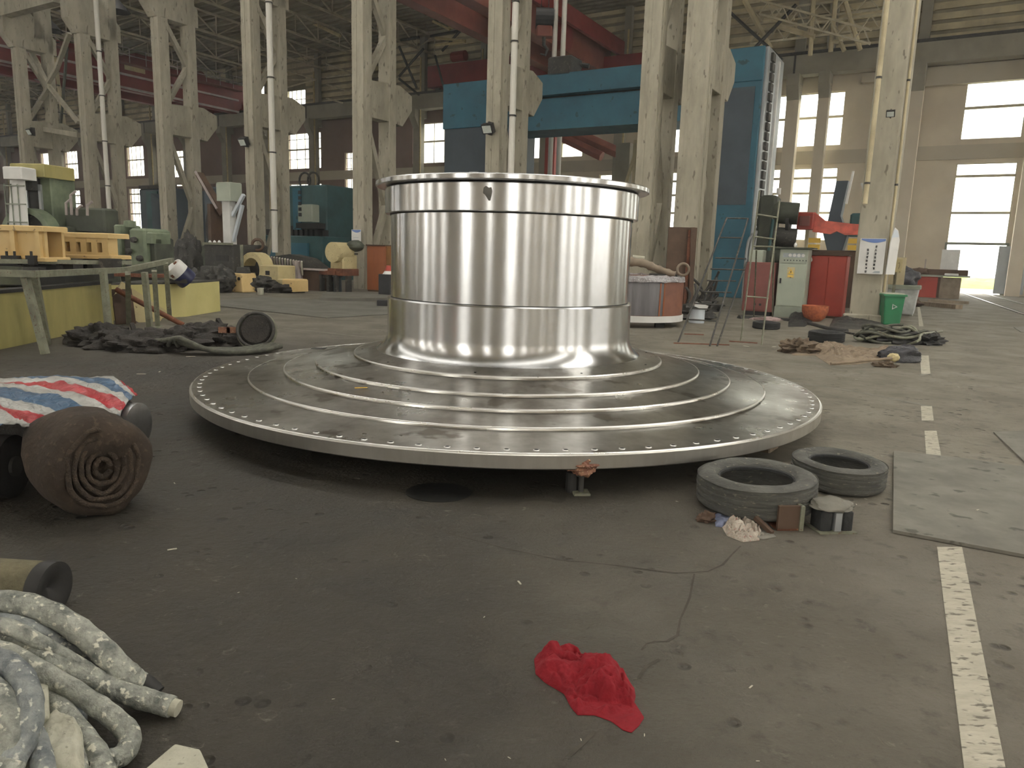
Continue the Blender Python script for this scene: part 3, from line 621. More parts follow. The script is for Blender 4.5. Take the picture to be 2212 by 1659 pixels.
# red jib post and the salmon girders seen through the portal
a, _ = onC(1191, 330, 40); t = thing('jib_post', 'bright red steel post standing between two pale pipes, seen through the blue portal', 'post', AC(a, 40), GA)
obj('post', MB().box(-.32, .32, -.2, .2, 0, 9.6), 'redcab', t); obj('flange', MB().box(-.5, .5, -.3, .3, 0, .1), 'redcab', t)
for px in (1189, 1207): pipe(px, 340, 39.4, .14, 'thin pale pipe %s the red post seen through the blue portal' % ('left in front of' if px < 1200 else 'right of'), clips=(0,))
rods('crane_girder', 'salmon red girder, upper of two slanting behind the blue portal', [(1238, 286, 1336, 330)], 48, .42, 'cranep', 'beam'); rods('crane_girder', 'salmon red girder, lower of two slanting behind the blue portal', [(1205, 292, 1300, 338)], 47, .34, 'craneb', 'beam')
bpy.data.objects['crane_girder']['category'] = 'girder'; bpy.data.objects['crane_girder.001']['category'] = 'girder'
a, _ = onC(1352, 330, 36); t = thing('steel_stanchion', 'grey steel stanchion with pale diagonal struts hung behind the hub, right side', 'post', AC(a, 36), GA)
obj('post', MB().box(-.55, .2, 0, .4, 0, 7.2), 'concrete2', t); obj('strut', MB().bar((.6, 0, 2.5), (.5, 0, 7.3), .18), 'slat', t); obj('strut', MB().bar((.6, 0, 7.0), (.1, 0, 5.2), .14), 'slat', t); obj('strut', MB().bar((.5, 0, 4.2), (.95, 0, 5.2), .14), 'slat', t)
obj('base_box', MB().box(.3, 1.0, -.1, .3, 2.0, 3.0), 'tanpole', t)

# ---------------------------------------------------------------- generic helper: things seen at pixel box, at a depth
def fb(px0, px1, py0, py1, y):
    l, r = Q(px0, (py0+py1)/2, y), Q(px1, (py0+py1)/2, y); tp, bt = Q((px0+px1)/2, py0, y), Q((px0+px1)/2, py1, y)
    return (l.x+r.x)/2, r.x-l.x, bt.z, tp.z
def at(name, label, cat, px0, px1, py0, py1, y, rz=GA, group=None, ground=True):
    x, w, z0, z1 = fb(px0, px1, py0, py1, y)
    t = thing(name, label, cat, (x, y, 0 if ground else z0), rz, group)
    return t, w, (z1 if ground else z1-z0)
# blue / teal machines behind the left columns
t, w, h = at('blue_machine', 'blue grey box machine behind the third column, under the bright windows', 'machine', 280, 404, 400, 510, 41.5)
b = MB(); b.bbox(-w*.52, w*.50, 0, 2.4, 0, h*.96, .05); obj('body', b, 'blued', t); obj('front_panel', MB().box(-w*.30, w*.02, -.06, 0, .8, h*.93), 'teal', t); obj('sheet_cover', MB().prism([(w*.05, 1.6), (w*.5, 1.6), (w*.5, h*.75), (w*.05, h*.9)], -.5, 0, 'xz'), 'blued', t); obj('top_rail', MB().box(-w*.5, w*.5, -.05, .1, h*.96, h), 'iron', t)
obj('base', MB().bbox(-w*.6, w*.62, -.9, 0, 0, 1.35, .05), 'greend', t)
t, w, h = at('gear_housing', 'pale grey machine casting with a tall dark oval hole, between third and fourth columns', 'machine', 437, 462, 403, 505, 34)
obj('casting', MB().bbox(-w*.6, w*.6, 0, 1.2, 0, h, .08), 'blued', t); obj('oval_opening', MB().lathe([(.30, -.04), (.30, 0), (0, 0), (0, -.04)], 24, (.1, -.02, h*.55), mtx=Matrix.Scale(2.6, 4, (0, 0, 1)) @ Matrix.Rotation(PI/2, 4, 'X')), 'black', t); obj('base', MB().bbox(-w, w, -.6, 0, 0, 1.5, .05), 'greend', t)
t, w, h = at('white_post', 'white post with a square pale cap box between the third and fourth columns', 'post', 483, 508, 395, 560, 30)
obj('post', MB().box(-.22, .22, -.15, .15, 0, h*.88), 'white', t); obj('cap_box', MB().bbox(-.36, .46, -.3, .3, h*.82, h, .03), 'greycab', t); obj('lamp_box', MB().box(-.55, -.38, -.1, .1, h*.86, h*.98), 'glassp', t)
for k, (p, q) in enumerate((((.2, 0, 2.7), (.9, 0, 3.5)), ((.2, 0, 1.7), (.8, 0, 3.1)))): obj('stay', MB().bar(p, q, .12), 'whitebl', t)
t, w, h = at('rust_chute', 'rusty slanted conveyor frame behind the white post', 'conveyor', 418, 500, 375, 460, 33)
obj('chute', MB().bar((-w*.5, 0, h), (w*.42, 0, h-1.75), .28, .22), 'brown', t); obj('support', MB().bar((w*.1, 0, 0), (w*.1, 0, h-1.3), .7, .2), 'brown', t); obj('side_rail', MB().bar((-w*.5, -.2, h+.1), (w*.3, -.2, h-1.5), .07), 'railm', t)
t, w, h = at('teal_machine', 'large teal boring machine with a light grey control panel, left of the middle column', 'machine', 560, 757, 400, 604, 37.5)
b = MB(); b.bbox(-w*.48, w*.33, 0, 2.8, 2.1, h, .06); obj('housing', b, 'teal', t); obj('corner_post', MB().box(-w*.16, -w*.04, -.08, 0, 2.2, h*.97), 'blue', t)
obj('bed', MB().bbox(-w*.55, w*.42, -.7, 2.6, 0, 2.1, .05), 'teal', t); obj('bed_front', MB().box(-w*.5, w*.22, -.8, -.7, .5, 1.75), 'blue', t)
ri = MB(); [ri.box(-w*.5+k*.34, -w*.5+k*.34+.2, -.45, -.05, 2.1, 2.4) for k in range(12)]; obj('guide_cover', ri, 'black', t)
obj('slot', MB().box(-w*.48, w*.3, -.04, 0, 2.15, 2.6), 'dark', t)
cp = obj('control_panel', MB().bbox(w*.15, w*.36, -1.1, -.6, 2.75, h*.78, .03), 'greycab', t)
for k in range(5): obj('switch', MB().box(w*.17, w*.21, -1.13, -1.1, 3.0+k*.26, 3.16+k*.26), 'ink', cp)
obj('panel_arm', MB().box(w*.1, w*.42, -1.0, -.5, 2.45, 2.7), 'dark', t)
for dx in (-.1, .03):
    obj('hand_wheel', MB().tube([(w*dx+.38*math.cos(q), .5, h+.28+.38*math.sin(q)) for q in [2*PI*i/18 for i in range(18)]], .05, closed=True), 'iron', t)
# dark castings mass, centre left
t, w, h = at('dark_casting_block', 'tall dark grey scuffed casting block left of the cream cone', 'casting', 425, 520, 527, 640, 27)
b = MB(); b.bbox(-w*.5, w*.5, 0, 1.6, 0, h, .05); b.bbox(-w*.5+.2, w*.3, -.35, 0, 0, h*.5, .05); obj('body', b, 'iron', t); obj('recess', MB().box(-.1, w*.35, -.02, 0, h*.62, h*.75), 'black', t); obj('edge_rail', MB().box(-w*.48, w*.48, -.05, .05, h*.98, h+.05), 'railg', t)
for i, (x0, x1, y0, y1, yy, lab) in enumerate(((400, 445, 590, 648, 24, 'low dark green casting on the floor right of the tipped drum'), (447, 500, 582, 642, 24.5, 'lumpy black casting on the floor left of the cream cone'), (545, 592, 600, 638, 25.5, 'black casting wedged between the cream cone and the cream box'), (380, 432, 520, 600, 29, 'dark oily machine base behind the tipped drum'))):
    t, w, h = at('dark_casting', lab, 'casting', x0, x1, y0, y1, yy); b = MB(); lump(b, (0, 0, h*.5), (w*.55, .5, h*.62), 5+i, amp=.35, freq=2.4); obj('body', b, 'iron', t, smooth=35); obj('lug', MB().cyl((-w*.2, -.5, h*.5), (-w*.2, -.65, h*.5), .12), 'black', t)
t, w, h = at('glass_jars', 'row of pale insulators on top of the dark casting block', 'insulators', 450, 480, 518, 528, 27.4, ground=False)
bpy.data.objects.remove(t)
for k in range(3):
    x, w, z0, z1 = fb(450+k*10, 457+k*10, 517, 527, 27.6); tag(obj('pale_fitting', MB().lathe([(0, 0), (.06, 0), (.06, .08), (.03, .12), (0, .14)], 10), 'white', loc=(x, 27.6, z0), smooth=30), 'small pale fitting in a row of three on the dark casting block', 'fitting', 'pale fittings on the dark casting block')
t, w, h = at('cream_cone', 'cream tapered casting with two dark holes standing on the floor', 'casting', 500, 553, 590, 630, 25.2)
b = MB(); n = 8; obj('body', MB().add([(-w*.5, -.4, 0), (w*.5, -.4, 0), (w*.5, .4, 0), (-w*.5, .4, 0), (-w*.34, -.28, h), (w*.30, -.28, h), (w*.30, .28, h), (-w*.34, .28, h)], [(3, 2, 1, 0), (4, 5, 6, 7), (0, 1, 5, 4), (1, 2, 6, 5), (2, 3, 7, 6), (3, 0, 4, 7)]), 'yellow', t, bevel=.04)
for dx in (-.24, .22): obj('hole', MB().cyl((w*dx, -.33, h*.72), (w*dx, -.36, h*.72), .055), 'black', t)
obj('collar', MB().lathe([(0, h), (.24, h), (.2, h+.2), (0, h+.2)], 20), 'iron', t); obj('spindle', MB().cyl((-.05, 0, h+.2), (-.05, 0, h+.95), .05), 'railg', t)
t, w, h = at('cream_gearcase', 'cream arched gear case half beside the grate', 'casting', 530, 580, 545, 605, 27)
obj('arch', MB().lathe([(.62, -.25), (.42, -.25), (.42, .25), (.62, .25)], 20, (0, 0, h-.62), mtx=Matrix.Rotation(PI/2, 4, 'X'), a0=0, a1=2*PI), 'cream', t, smooth=40); obj('foot', MB().bbox(-w*.5, w*.5, -.3, .3, 0, h-.9, .04), 'cream', t)
t, w, h = at('cream_box', 'cream box casting with a small square hole below the grate', 'casting', 567, 622, 573, 622, 26.4)
obj('body', MB().bbox(-w*.5, w*.55, -.3, .5, .3, h, .03), 'cream', t); obj('square_hole', MB().box(-.12, .06, -.33, -.3, h*.62, h*.78), 'black', t); obj('plinth', MB().bbox(-w*.45, w*.5, -.2, .5, 0, .3, .02), 'iron', t)
t, w, h = at('yellow_slab', 'bright yellow rectangular casting lying in front of the cream box', 'casting', 592, 658, 602, 630, 25.6)
obj('body', MB().bbox(-.05, w*.5, -.3, .4, 0.05, h, .04), 'yellow', t); obj('step', MB().bbox(-w*.5, -.05, -.1, .5, .15, h*.95, .03), 'cream', t); obj('foot', MB().box(-w*.4, w*.4, -.2, .3, 0, .06), 'iron', t)
tag(obj('black_cloth', lump(MB(), (0, 0, .1), (.6, .4, .24), 3, amp=.5), 'darkcloth', loc=P(607, 632), smooth=60), 'black rag slumped against the bright yellow casting', 'rag')
t, w, h = at('ribbed_grate', 'pale ribbed casting like a rack of teeth lying above the cream box', 'casting', 560, 712, 547, 592, 27.6, ground=False)
obj('back', MB().prism([(-w*.5, .15), (-w*.5, .6), (-w*.1, .72), (w*.25, .6), (w*.65, .05), (w*.65, -.1)], 0, .5, 'xz'), 'iron', t)
for k in range(13): x = -w*.48+k*w*.055; obj('tooth', MB().bar((x, -.05, .12-.01*k), (x+.12, -.2, .62-.012*k), .055, .12), 'railm' if k % 2 else 'plaster', t)
obj('end_plate', MB().box(w*.1, w*.16, -.25, .1, -.4, .5), 'railm', t)
tag(obj('support_block', MB().bbox(-1.2, 1.3, -.2, .5, 0, .75, .04), 'iron', loc=(Q(630, 600, 28).x, 28, 0), rotz=GA), 'dark low block carrying the ribbed rack casting', 'block')
tag(obj('lifting_eye', MB().tube([(.2*math.cos(q), 0, .2*math.sin(q)+.2) for q in [2*PI*i/16 for i in range(16)]], .055, closed=True), 'brown', loc=Q(557, 541, 27.5), smooth=60), 'brown lifting ring standing left of the ribbed rack casting', 'ring')
t, w, h = at('steel_table', 'brown steel table with a pale top edge left of the middle column', 'table', 640, 757, 580, 630, 27.4)
obj('table_top', MB().box(-w*.5, w*.28, -.5, .5, h-.07, h), 'railm', t); obj('table_base', MB().bbox(-w*.48, w*.1, -.4, .4, 0, h-.07, .03), 'brown', t); obj('shelf_frame', MB().box(w*.12, w*.5, -.45, .5, h*.75, h*.93), 'rust', t)
for x in (.13, .30, .48): obj('leg', MB().box(w*x, w*x+.1, -.45, -.3, 0, h*.75), 'iron', t)
obj('drum_pot', MB().lathe([(0, 0), (.16, 0), (.14, .5), (.2, .52), (.2, .6), (0, .62)], 16, (w*.4, -.1, .0)), 'blued', t, smooth=40)
t, w, h = at('cream_bearing_housing', 'cream split bearing housing standing on a rusty stand left of the middle column', 'casting', 717, 760, 518, 586, 26.8, ground=False)
obj('lower_half', MB().bbox(-w*.5, w*.42, -.25, .5, .1, h*.55, .05), 'cream', t); obj('upper_half', MB().lathe([(0, -.28), (.36, -.28), (.36, .45), (0, .45)], 18, (-.02, 0, h*.6), mtx=Matrix.Rotation(PI/2, 4, 'X')), 'cream', t, smooth=40)
obj('joint_line', MB().box(-w*.52, w*.44, -.3, .5, h*.55, h*.58), 'iron', t); obj('bolt_hole', MB().cyl((-.12, -.3, h*.57), (-.12, -.33, h*.57), .07), 'black', t); obj('stand', MB().bbox(-w*.6, w*.5, -.3, .5, -.15, .1, .02), 'rust', t)
obj('dome', lump(MB(), (.30, .35, h*.82), (.36, .3, .2), 4, amp=.1), 'greend', t, smooth=50)
for k, (x, hh) in enumerate(((-.4, .9), (.4, .9))): obj('stand_leg', MB().box(x-.06, x+.06, -.2, 0, -hh, -.15), 'iron', t)
t, w, h = at('orange_cabinet', 'orange brown steel cabinet beside the middle column, left of the steel hub', 'cabinet', 786, 838, 531, 628, 27.6)
obj('body', MB().bbox(-w*.5, w*.5, 0, .8, .06, h, .02), 'rustor', t); obj('lid', MB().box(-w*.52, w*.52, -.03, .82, h, h+.04), 'brown', t); obj('side_sheet', MB().box(w*.5, w*.53, .05, .8, .1, h), 'rustor2', t); obj('plinth', MB().box(-w*.48, w*.48, .03, .7, 0, .06), 'brown', t)
t, w, h = at('black_tool_box', 'black box with a red and white cap, half hidden by the hub, left side', 'box', 822, 852, 592, 634, 24.5)
obj('body', MB().bbox(-w*.5, w*.6, -.2, .4, 0, h, .02), 'ink', t); obj('white_cap', MB().lathe([(0, h), (.2, h), (.13, h+.1), (0, h+.1)], 16, (.05, 0, 0)), 'white', t); obj('red_cap', MB().lathe([(0, h+.1), (.13, h+.1), (.07, h+.28), (0, h+.28)], 16, (.05, 0, 0)), 'redcab', t)
def slab(name, lab, pts, th, m, cat='plate'):
    b = MB(); ps = [P(*p, 0) for p in pts]; n = len(ps); b.add([(p.x, p.y, .003) for p in ps]+[(p.x, p.y, th) for p in ps], [tuple(range(n)), tuple(range(2*n-1, n-1, -1))]+[(j, j+n, (j+1) % n+n, (j+1) % n) for j in range(n)])
    return tag(obj(name, b, m), lab, cat)
slab('floor_plate', 'wide thin steel sheet lying on the floor left of the hub', [(425, 656), (560, 642), (838, 655), (838, 680), (705, 688), (560, 672)], .02, 'plate2')
slab('floor_plate', 'small raised steel sheet with a pale edge near the middle column, left of the hub', [(690, 650), (700, 637), (838, 637), (845, 650), (760, 652)], .10, 'plate2')
tag(obj('small_cube', MB().bbox(-.16, .16, -.12, .12, 0, .18, .02), 'ink', loc=P(828, 662)), 'small dark cube beside the left edge of the hub', 'block')
tag(obj('paper_cup', MB().lathe([(0, 0), (.09, 0), (.11, .22), (0, .22)], 14), 'plaster', loc=P(563, 637)), 'small pale can on the floor right of the cream cone', 'can')

# ================================================================ left side: tank, machine bed, railing
def quadbox(name, pts, z0, z1, m, parent=None):
    b = MB(); n = len(pts); b.add([(x, y, z0) for x, y in pts]+[(x, y, z1) for x, y in pts], [tuple(range(n)), tuple(range(2*n-1, n-1, -1))]+[(j, j+n, (j+1) % n+n, (j+1) % n) for j in range(n)])
    return obj(name, b, m, parent)
p0, p1 = P(-60, 768), P(246, 703); t = thing('coolant_tank', 'long olive yellow streaked tank wall under the black machine bed, left edge', 'tank')
dd = (p1-p0).normalized(); nr = Vector((-dd.y, dd.x, 0))
quadbox('tank_wall', [(p0.x, p0.y), (p1.x, p1.y), (p1.x+nr.x*1.6, p1.y+nr.y*1.6), (p0.x+nr.x*1.6, p0.y+nr.y*1.6)], 0, .78, 'olive', t)
quadbox('tank_lip', [(p0.x-nr.x*.02, p0.y-nr.y*.02), (p1.x-nr.x*.02, p1.y-nr.y*.02), (p1.x+nr.x*.2, p1.y+nr.y*.2), (p0.x+nr.x*.2, p0.y+nr.y*.2)], .78, .83, 'black', t)
p0, p1 = P(268, 694), P(403, 684); t = thing('yellow_tank', 'clean lemon yellow steel tank end behind the railing, beside the tipped drum', 'tank')
quadbox('tank_body', [(p0.x-.3, p0.y), (p1.x, p1.y), (p1.x+.1, p1.y+1.6), (p0.x-.4, p0.y+1.6)], .0, .70, 'lemon', t)
quadbox('tank_top', [(p0.x-.3, p0.y+.02), (p1.x-.02, p1.y+.02), (p1.x+.1, p1.y+1.6), (p0.x-.4, p0.y+1.6)], .70, .74, 'iron', t)
# black oily bed between
t = thing('machine_bed', 'black oily machine bed under the buff yellow frames, left', 'machine')
pb = MB(); q0, q1 = Q(-60, 620, 11.9), Q(262, 600, 15.2)
quadbox('bed', [(-12.0, 11.6), (-7.55, 11.6), (-8.1, 15.0), (-12.4, 15.0)], .82, 1.02, 'black', t)
for k in range(5): quadbox('slide_way', [(-12, 12+k*.6), (-7.7-k*.08, 12+k*.6), (-7.7-k*.08, 12.2+k*.6), (-12, 12.2+k*.6)], 1.02, 1.10+.02*(k % 2), 'iron', t)
quadbox('front_apron', [(-12, 11.55), (-7.7, 11.55), (-7.7, 11.6), (-12, 11.6)], .84, 1.12, 'greend', t)
# buff yellow frames
def frame(px0, px1, yt, yb, y, lab, n, solid):
    x, w, z0, z1 = fb(px0, px1, yt, yb, y); h = z1-z0
    t = thing('machine_frame_casting', lab, 'casting', (x, y, z0), math.radians(-6))
    obj('top_flange', MB().bbox(-w*.5, w*.5+.04, -.30, .30, h-.09, h, .015), 'yellow', t); obj('bottom_flange', MB().bbox(-w*.5, w*.5+.06, -.30, .30, 0, .07, .015), 'yellow', t)
    wb = MB()
    if solid: wb.box(-w*.5, w*.5, -.22, -.16, .05, h-.05)
    else:
        wb.box(-w*.5, w*.5, -.27, -.23, .05, .12); wb.box(-w*.5, w*.5, -.27, -.23, h-.17, h-.08)
    obj('web', wb, 'yellow', t)
    for k in range(n+1):
        xx = -w*.5+(w-.12)*k/n; obj('stiffener', MB().box(xx, xx+(.08 if solid else w/n*.50), -.29 if solid else -.275, .0 if not solid else -.1, .05, h-.05), 'yellow', t)
    obj('back_plate', MB().box(-w*.5, w*.5-(0 if solid else .5), .18, .24, .05, h-.05), 'yellow', t)
    return t
frame(-60, 124, 487, 562, 12.6, 'larger buff yellow steel frame with flat panels, left edge on the black bed', 3, True)
frame(124, 259, 503, 558, 13.6, 'smaller buff yellow steel frame with square openings on the black bed', 5, False)
t = thing('bed_clamps', 'row of small black clamps along the foot of the larger yellow frame', 'clamp'); bpy.data.objects.remove(t)
for px in (15, 32, 68): p = Q(px, 556, 12.2); tag(obj('black_clamp', MB().box(-.07, .07, -.05, .05, -.12, .03).cyl((0, 0, 0), (0, 0, .10), .02, n=8), 'black', loc=p), 'small black clamp at the foot of the larger yellow frame', 'clamp', 'clamps along the yellow frame')
# supports under the frames
sp = thing('support_stand', 'dark steel stand carrying the yellow frames above the bed', 'stand')
for px in (10, 90, 150, 235): p = Q(px, 565, 13.0); obj('stand_post', MB().box(p.x-.12, p.x+.12, 12.9, 13.2, 1.02, p.z+.05), 'iron', sp)
obj('stand_beam', MB().bar(Q(-60, 566, 12.8), Q(262, 560, 14.0), .5, .12), 'black', sp)
# guard railing
t = thing('guard_railing', 'worn grey green pipe guard railing in front of the yellow tanks', 'railing')
A_, B_, C_, D_ = P(93, 766), P(237, 736), P(322, 718), P(368, 691); top = 1.09
def up_(p, z): return Vector((p.x, p.y, z))
L0 = Vector((A_.x-3.2, A_.y-.15, 0))
corner = Q(272, 583, 13.1); E_ = Q(372, 562, 15.0)
obj('top_rail', MB().bar(up_(L0, top), up_(A_, top), .09).bar(up_(A_, top), (corner.x, corner.y, corner.z), .09), 'railg', t)
obj('top_rail', MB().bar(corner, E_, .09), 'railg', t)
obj('second_rail', MB().bar(up_(L0, top+.1)+Vector((0, .5, 0)), corner+Vector((-.05, .3, .12)), .07), 'railg', t)
for (a0, b0), (a1, b1), y in (((52, 590), (98, 765), 10.0), ((74, 590), (103, 745), 10.6), ((223, 588), (237, 736), 11.7), ((276, 590), (278, 700), 12.9), ((312, 588), (325, 718), 12.75), ((333, 585), (341, 706), 13.4), ((358, 568), (367, 692), 14.6)):
    p, q = Q(a0, b0, y), P(a1, b1); obj('post', MB().bar(p, q, .085), 'railg', t)
obj('foot_plate', MB().bar(P(318, 716), P(345, 705), .12, .04), 'railg', t)
r_ = thing('sloping_pipe', 'rusty brown pipe sloping down from the tank behind the railing posts', 'pipe'); obj('pipe_run', MB().cyl(Q(250, 625, 14.0), P(396, 702), .05), 'rust', r_); obj('board', MB().bar(Q(248, 632, 14.1), P(345, 694), .05, .5), 'cream', r_); obj('upright_board', MB().bar(Q(262, 625, 14.2), P(272, 700), .35, .05), 'brown', r_)
tag(obj('green_bottle_heap', lump(MB(), (0, 0, .12), (.28, .2, .2), 8, amp=.5), 'greend', loc=P(258, 690), smooth=50), 'small green and pale junk lump at the corner between both tanks', 'junk')
# gear-cutting machine with cream head at the left edge
t, w, h = at('gear_machine', 'old grey green gear machine with mustard top box and round arch, left edge', 'machine', 50, 128, 358, 560, 20, rz=math.radians(-8))
obj('base', MB().bbox(-w*.55, w*1.1, -.4, 1.6, 0, 1.9, .05), 'greend', t)
for s_ in (-1, 1): obj('column_side', MB().bbox(.02+s_*.33-.16, .02+s_*.33+.16, -.2, .7, 1.9, h-.3, .03), 'green', t)
obj('slide', MB().box(-.17, .21, -.22, .6, 1.9, h-.35), 'black', t)
for s_ in (-1, 1): obj('guide_strip', MB().box(.02+s_*.2-.035, .02+s_*.2+.035, -.27, -.1, 1.95, h-.5), 'silver', t)
obj('motor', MB().cyl((.02, -.28, h-.66), (.02, -.28, h-.35), .17), 'iron', t)
obj('arch_guard', MB().lathe([(.72, -.2), (.58, -.2), (.58, .2), (.72, .2)], 28, (.1, -.5, 1.62), mtx=Matrix.Rotation(PI/2, 4, 'X')), 'green', t, smooth=40)
obj('face_wheel', MB().lathe([(0, -.05), (.54, -.05), (.54, .1), (0, .1)], 28, (.1, -.5, 1.62), mtx=Matrix.Rotation(PI/2, 4, 'X')), 'iron', t, smooth=40)
obj('top_box', MB().bbox(-.38, w*.62, -.5, .6, h-.33, h, .02), 'olive', t); obj('side_arm', MB().bbox(.75, 1.9, -.1, .5, 1.8, 2.4, .05), 'greend', t)
for k, (x, z) in enumerate(((.9, 2.5), (1.2, 2.35), (1.5, 2.45), (1.05, 2.7))): obj('gear_lever', MB().tube([(x, -.2, 2.2), (x+.05, -.25, z), (x+.2, -.25, z+.1)], .035), 'railm', t)
t, w, h = at('white_guard', 'white slatted safety guard sheet beside the gear machine at the left edge', 'guard', 5, 58, 362, 490, 19.2, rz=math.radians(-8))
obj('sheet', MB().prism([(-w*.5, 1.2), (w*.5, 1.2), (w*.5, h), (-w*.1, h*.98)], 0, .03), 'white', t); obj('cap', MB().bbox(-w*.1, w*.75, -.25, .25, h-.3, h, .02), 'white', t)
for k in range(3): obj('slat_rib', MB().box(-w*.42+k*w*.3, -w*.40+k*w*.3, -.03, 0, 1.2, h-.4), 'greycab2', t)
for k in range(4): obj('cross_rib', MB().box(-w*.4, w*.5, -.03, 0, 1.5+k*.45, 1.53+k*.45), 'greycab2', t)
# green machine by the third column
t, w, h = at('green_machine', 'sage green lathe headstock with levers below the third column', 'machine', 263, 352, 482, 620, 17, rz=math.radians(-12))
obj('base', MB().bbox(-w*.5, w*.5, -.2, .8, 0, 1.0, .04), 'greend', t); obj('head', MB().bbox(-w*.1, w*.35, -.3, .6, 1.0, h-.12, .05), 'green', t); obj('column', MB().bbox(-w*.5, -w*.32, -.3, .4, .95, h-.05, .03), 'green', t)
obj('slide_recess', MB().box(-w*.3, -w*.12, -.2, .3, 1.0, h-.25), 'iron', t); obj('gearbox', MB().bbox(w*.1, w*.5, -.15, .5, .9, h-.32, .03), 'greend', t); obj('cover', MB().bbox(w*.32, w*.5, -.25, .4, h-.45, h-.2, .03), 'green', t); obj('cap', MB().lathe([(0, h-.1), (.14, h-.1), (.12, h+.04), (0, h+.06)], 16, (-w*.3, 0, 0)), 'green', t)
for k, (x, z) in enumerate(((-.05, 1.35), (.1, 1.6), (.22, 1.2))): obj('knob', MB().lathe([(0, -.08), (.06, -.06), (.07, .02), (0, .04)], 12, (x, -.36, z), mtx=Matrix.Rotation(-PI/2, 4, 'X')), 'iron', t, smooth=40)
obj('drip_tray', MB().bbox(-w*.6, w*.6, -.4, .9, .78, .86, .01), 'rust', t)
# tipped drum
dp = Q(388, 590, 15.6); t = thing('tipped_drum', 'navy blue and white oil drum tipped over on the yellow tank', 'drum', dp, 0)
mt = Matrix.Rotation(math.radians(-38), 4, 'Y') @ Matrix.Rotation(math.radians(28), 4, 'X')
obj('drum_lower', MB().lathe([(0, -.24), (.2, -.24), (.215, -.2), (.215, .0), (0, .0)], 24, mtx=mt), 'ragb', t, smooth=40); bpy.context.view_layer.update()
t.children[0].data.materials[0] = mat('navy_drum_paint', (.03, .035, .10), .35, bump=.02)
obj('drum_upper', MB().lathe([(0, 0), (.215, 0), (.215, .17), (.2, .21), (0, .2)], 24, mtx=mt), 'white', t, smooth=40); obj('bung', MB().cyl(mt @ Vector((.1, 0, .2)), mt @ Vector((.1, 0, .23)), .04), 'rust', t)
obj('label_mark', MB().lathe([(.216, .05), (.219, .05), (.219, .12), (.216, .12)], 6, mtx=mt, a0=-2.1, a1=-1.8), 'rust', t)
obj('cradle', MB().box(-.2, .2, -.15, .15, .74-dp.z, -.12), 'iron', t)

# ---------------------------------------------------------------- heap of black cloths and the hoop wheel
t = thing('rag_heap', 'long heap of black oily rags and dark hoses on the floor behind the hub, left', 'heap', (0, 0, 0))
for i, (px, py, rx, rz_) in enumerate(((205, 745, .45, .27), (255, 752, .4, .2), (310, 758, .55, .2), (370, 752, .6, .25), (430, 745, .6, .27), (480, 748, .45, .22))):
    p = P(px, py); obj('rag', lump(MB(), (p.x, p.y+.2, .03), (rx, .45, rz_), i*3+2, n=60, m=34, amp=.45, freq=2.2), 'darkcloth', t, smooth=60)
for i, (x0, y0, x1, y1) in enumerate(((285, 700, 300, 745), (470, 690, 500, 735), (480, 712, 470, 745))): obj('stick', MB().bar(P(x1, y1, .02), Q(x0, y0, P(x1, y1).y+.2), .06), 'darkcloth', t)
for i in range(5):
    p = P(430+i*6, 760+i*1.5); obj('hose_loop', MB().tube(catmull([(p.x-.9+i*.1, p.y+.1, .1), (p.x-.4, p.y-.1, .16+i*.02), (p.x+.1, p.y-.12, .07), (p.x+.6, p.y+.1, .05), (p.x+.9, p.y+.4, .1)]), .035, n=8), 'cablebk', t, smooth=60)
for px, py in ((487, 712), (505, 712)): p = Q(px, py, 11.2); obj('copper_tag', MB().box(p.x-.1, p.x+.08, p.y-.03, p.y, p.z-.05, p.z+.04), 'kraft', t)
wp = P(550, 757); t = thing('hoop_wheel', 'thin rimmed hoop wheel of coiled hose leaning on the end of the rag heap', 'wheel', (wp.x, wp.y+.12, .28), math.radians(8))
mt = Matrix.Rotation(math.radians(72), 4, 'X')
obj('outer_hoop', MB().tube([mt @ Vector((.275*math.cos(q), .275*math.sin(q), 0)) for q in [2*PI*i/40 for i in range(40)]], .027, closed=True), 'railg', t, smooth=60)
obj('second_hoop', MB().tube([mt @ Vector((.262*math.cos(q), .262*math.sin(q), .09)) for q in [2*PI*i/40 for i in range(40)]], .024, closed=True), 'iron', t, smooth=60)
obj('inner_disc', MB().lathe([(0, .10), (.2, .10), (.24, .04), (.2, .05), (0, .06)], 30, mtx=mt), 'darkcloth', t, smooth=50); obj('pad', lump(MB(), (-.06, .06, .04), (.12, .05, .12), 9, amp=.5, flat=-1), 'darkcloth', t, smooth=60)
for k in range(4): q = k*PI/2+.5; obj('spoke', MB().bar(mt @ Vector((0, 0, .03)), mt @ Vector((.27*math.cos(q), .27*math.sin(q), .02)), .03), 'iron', t)

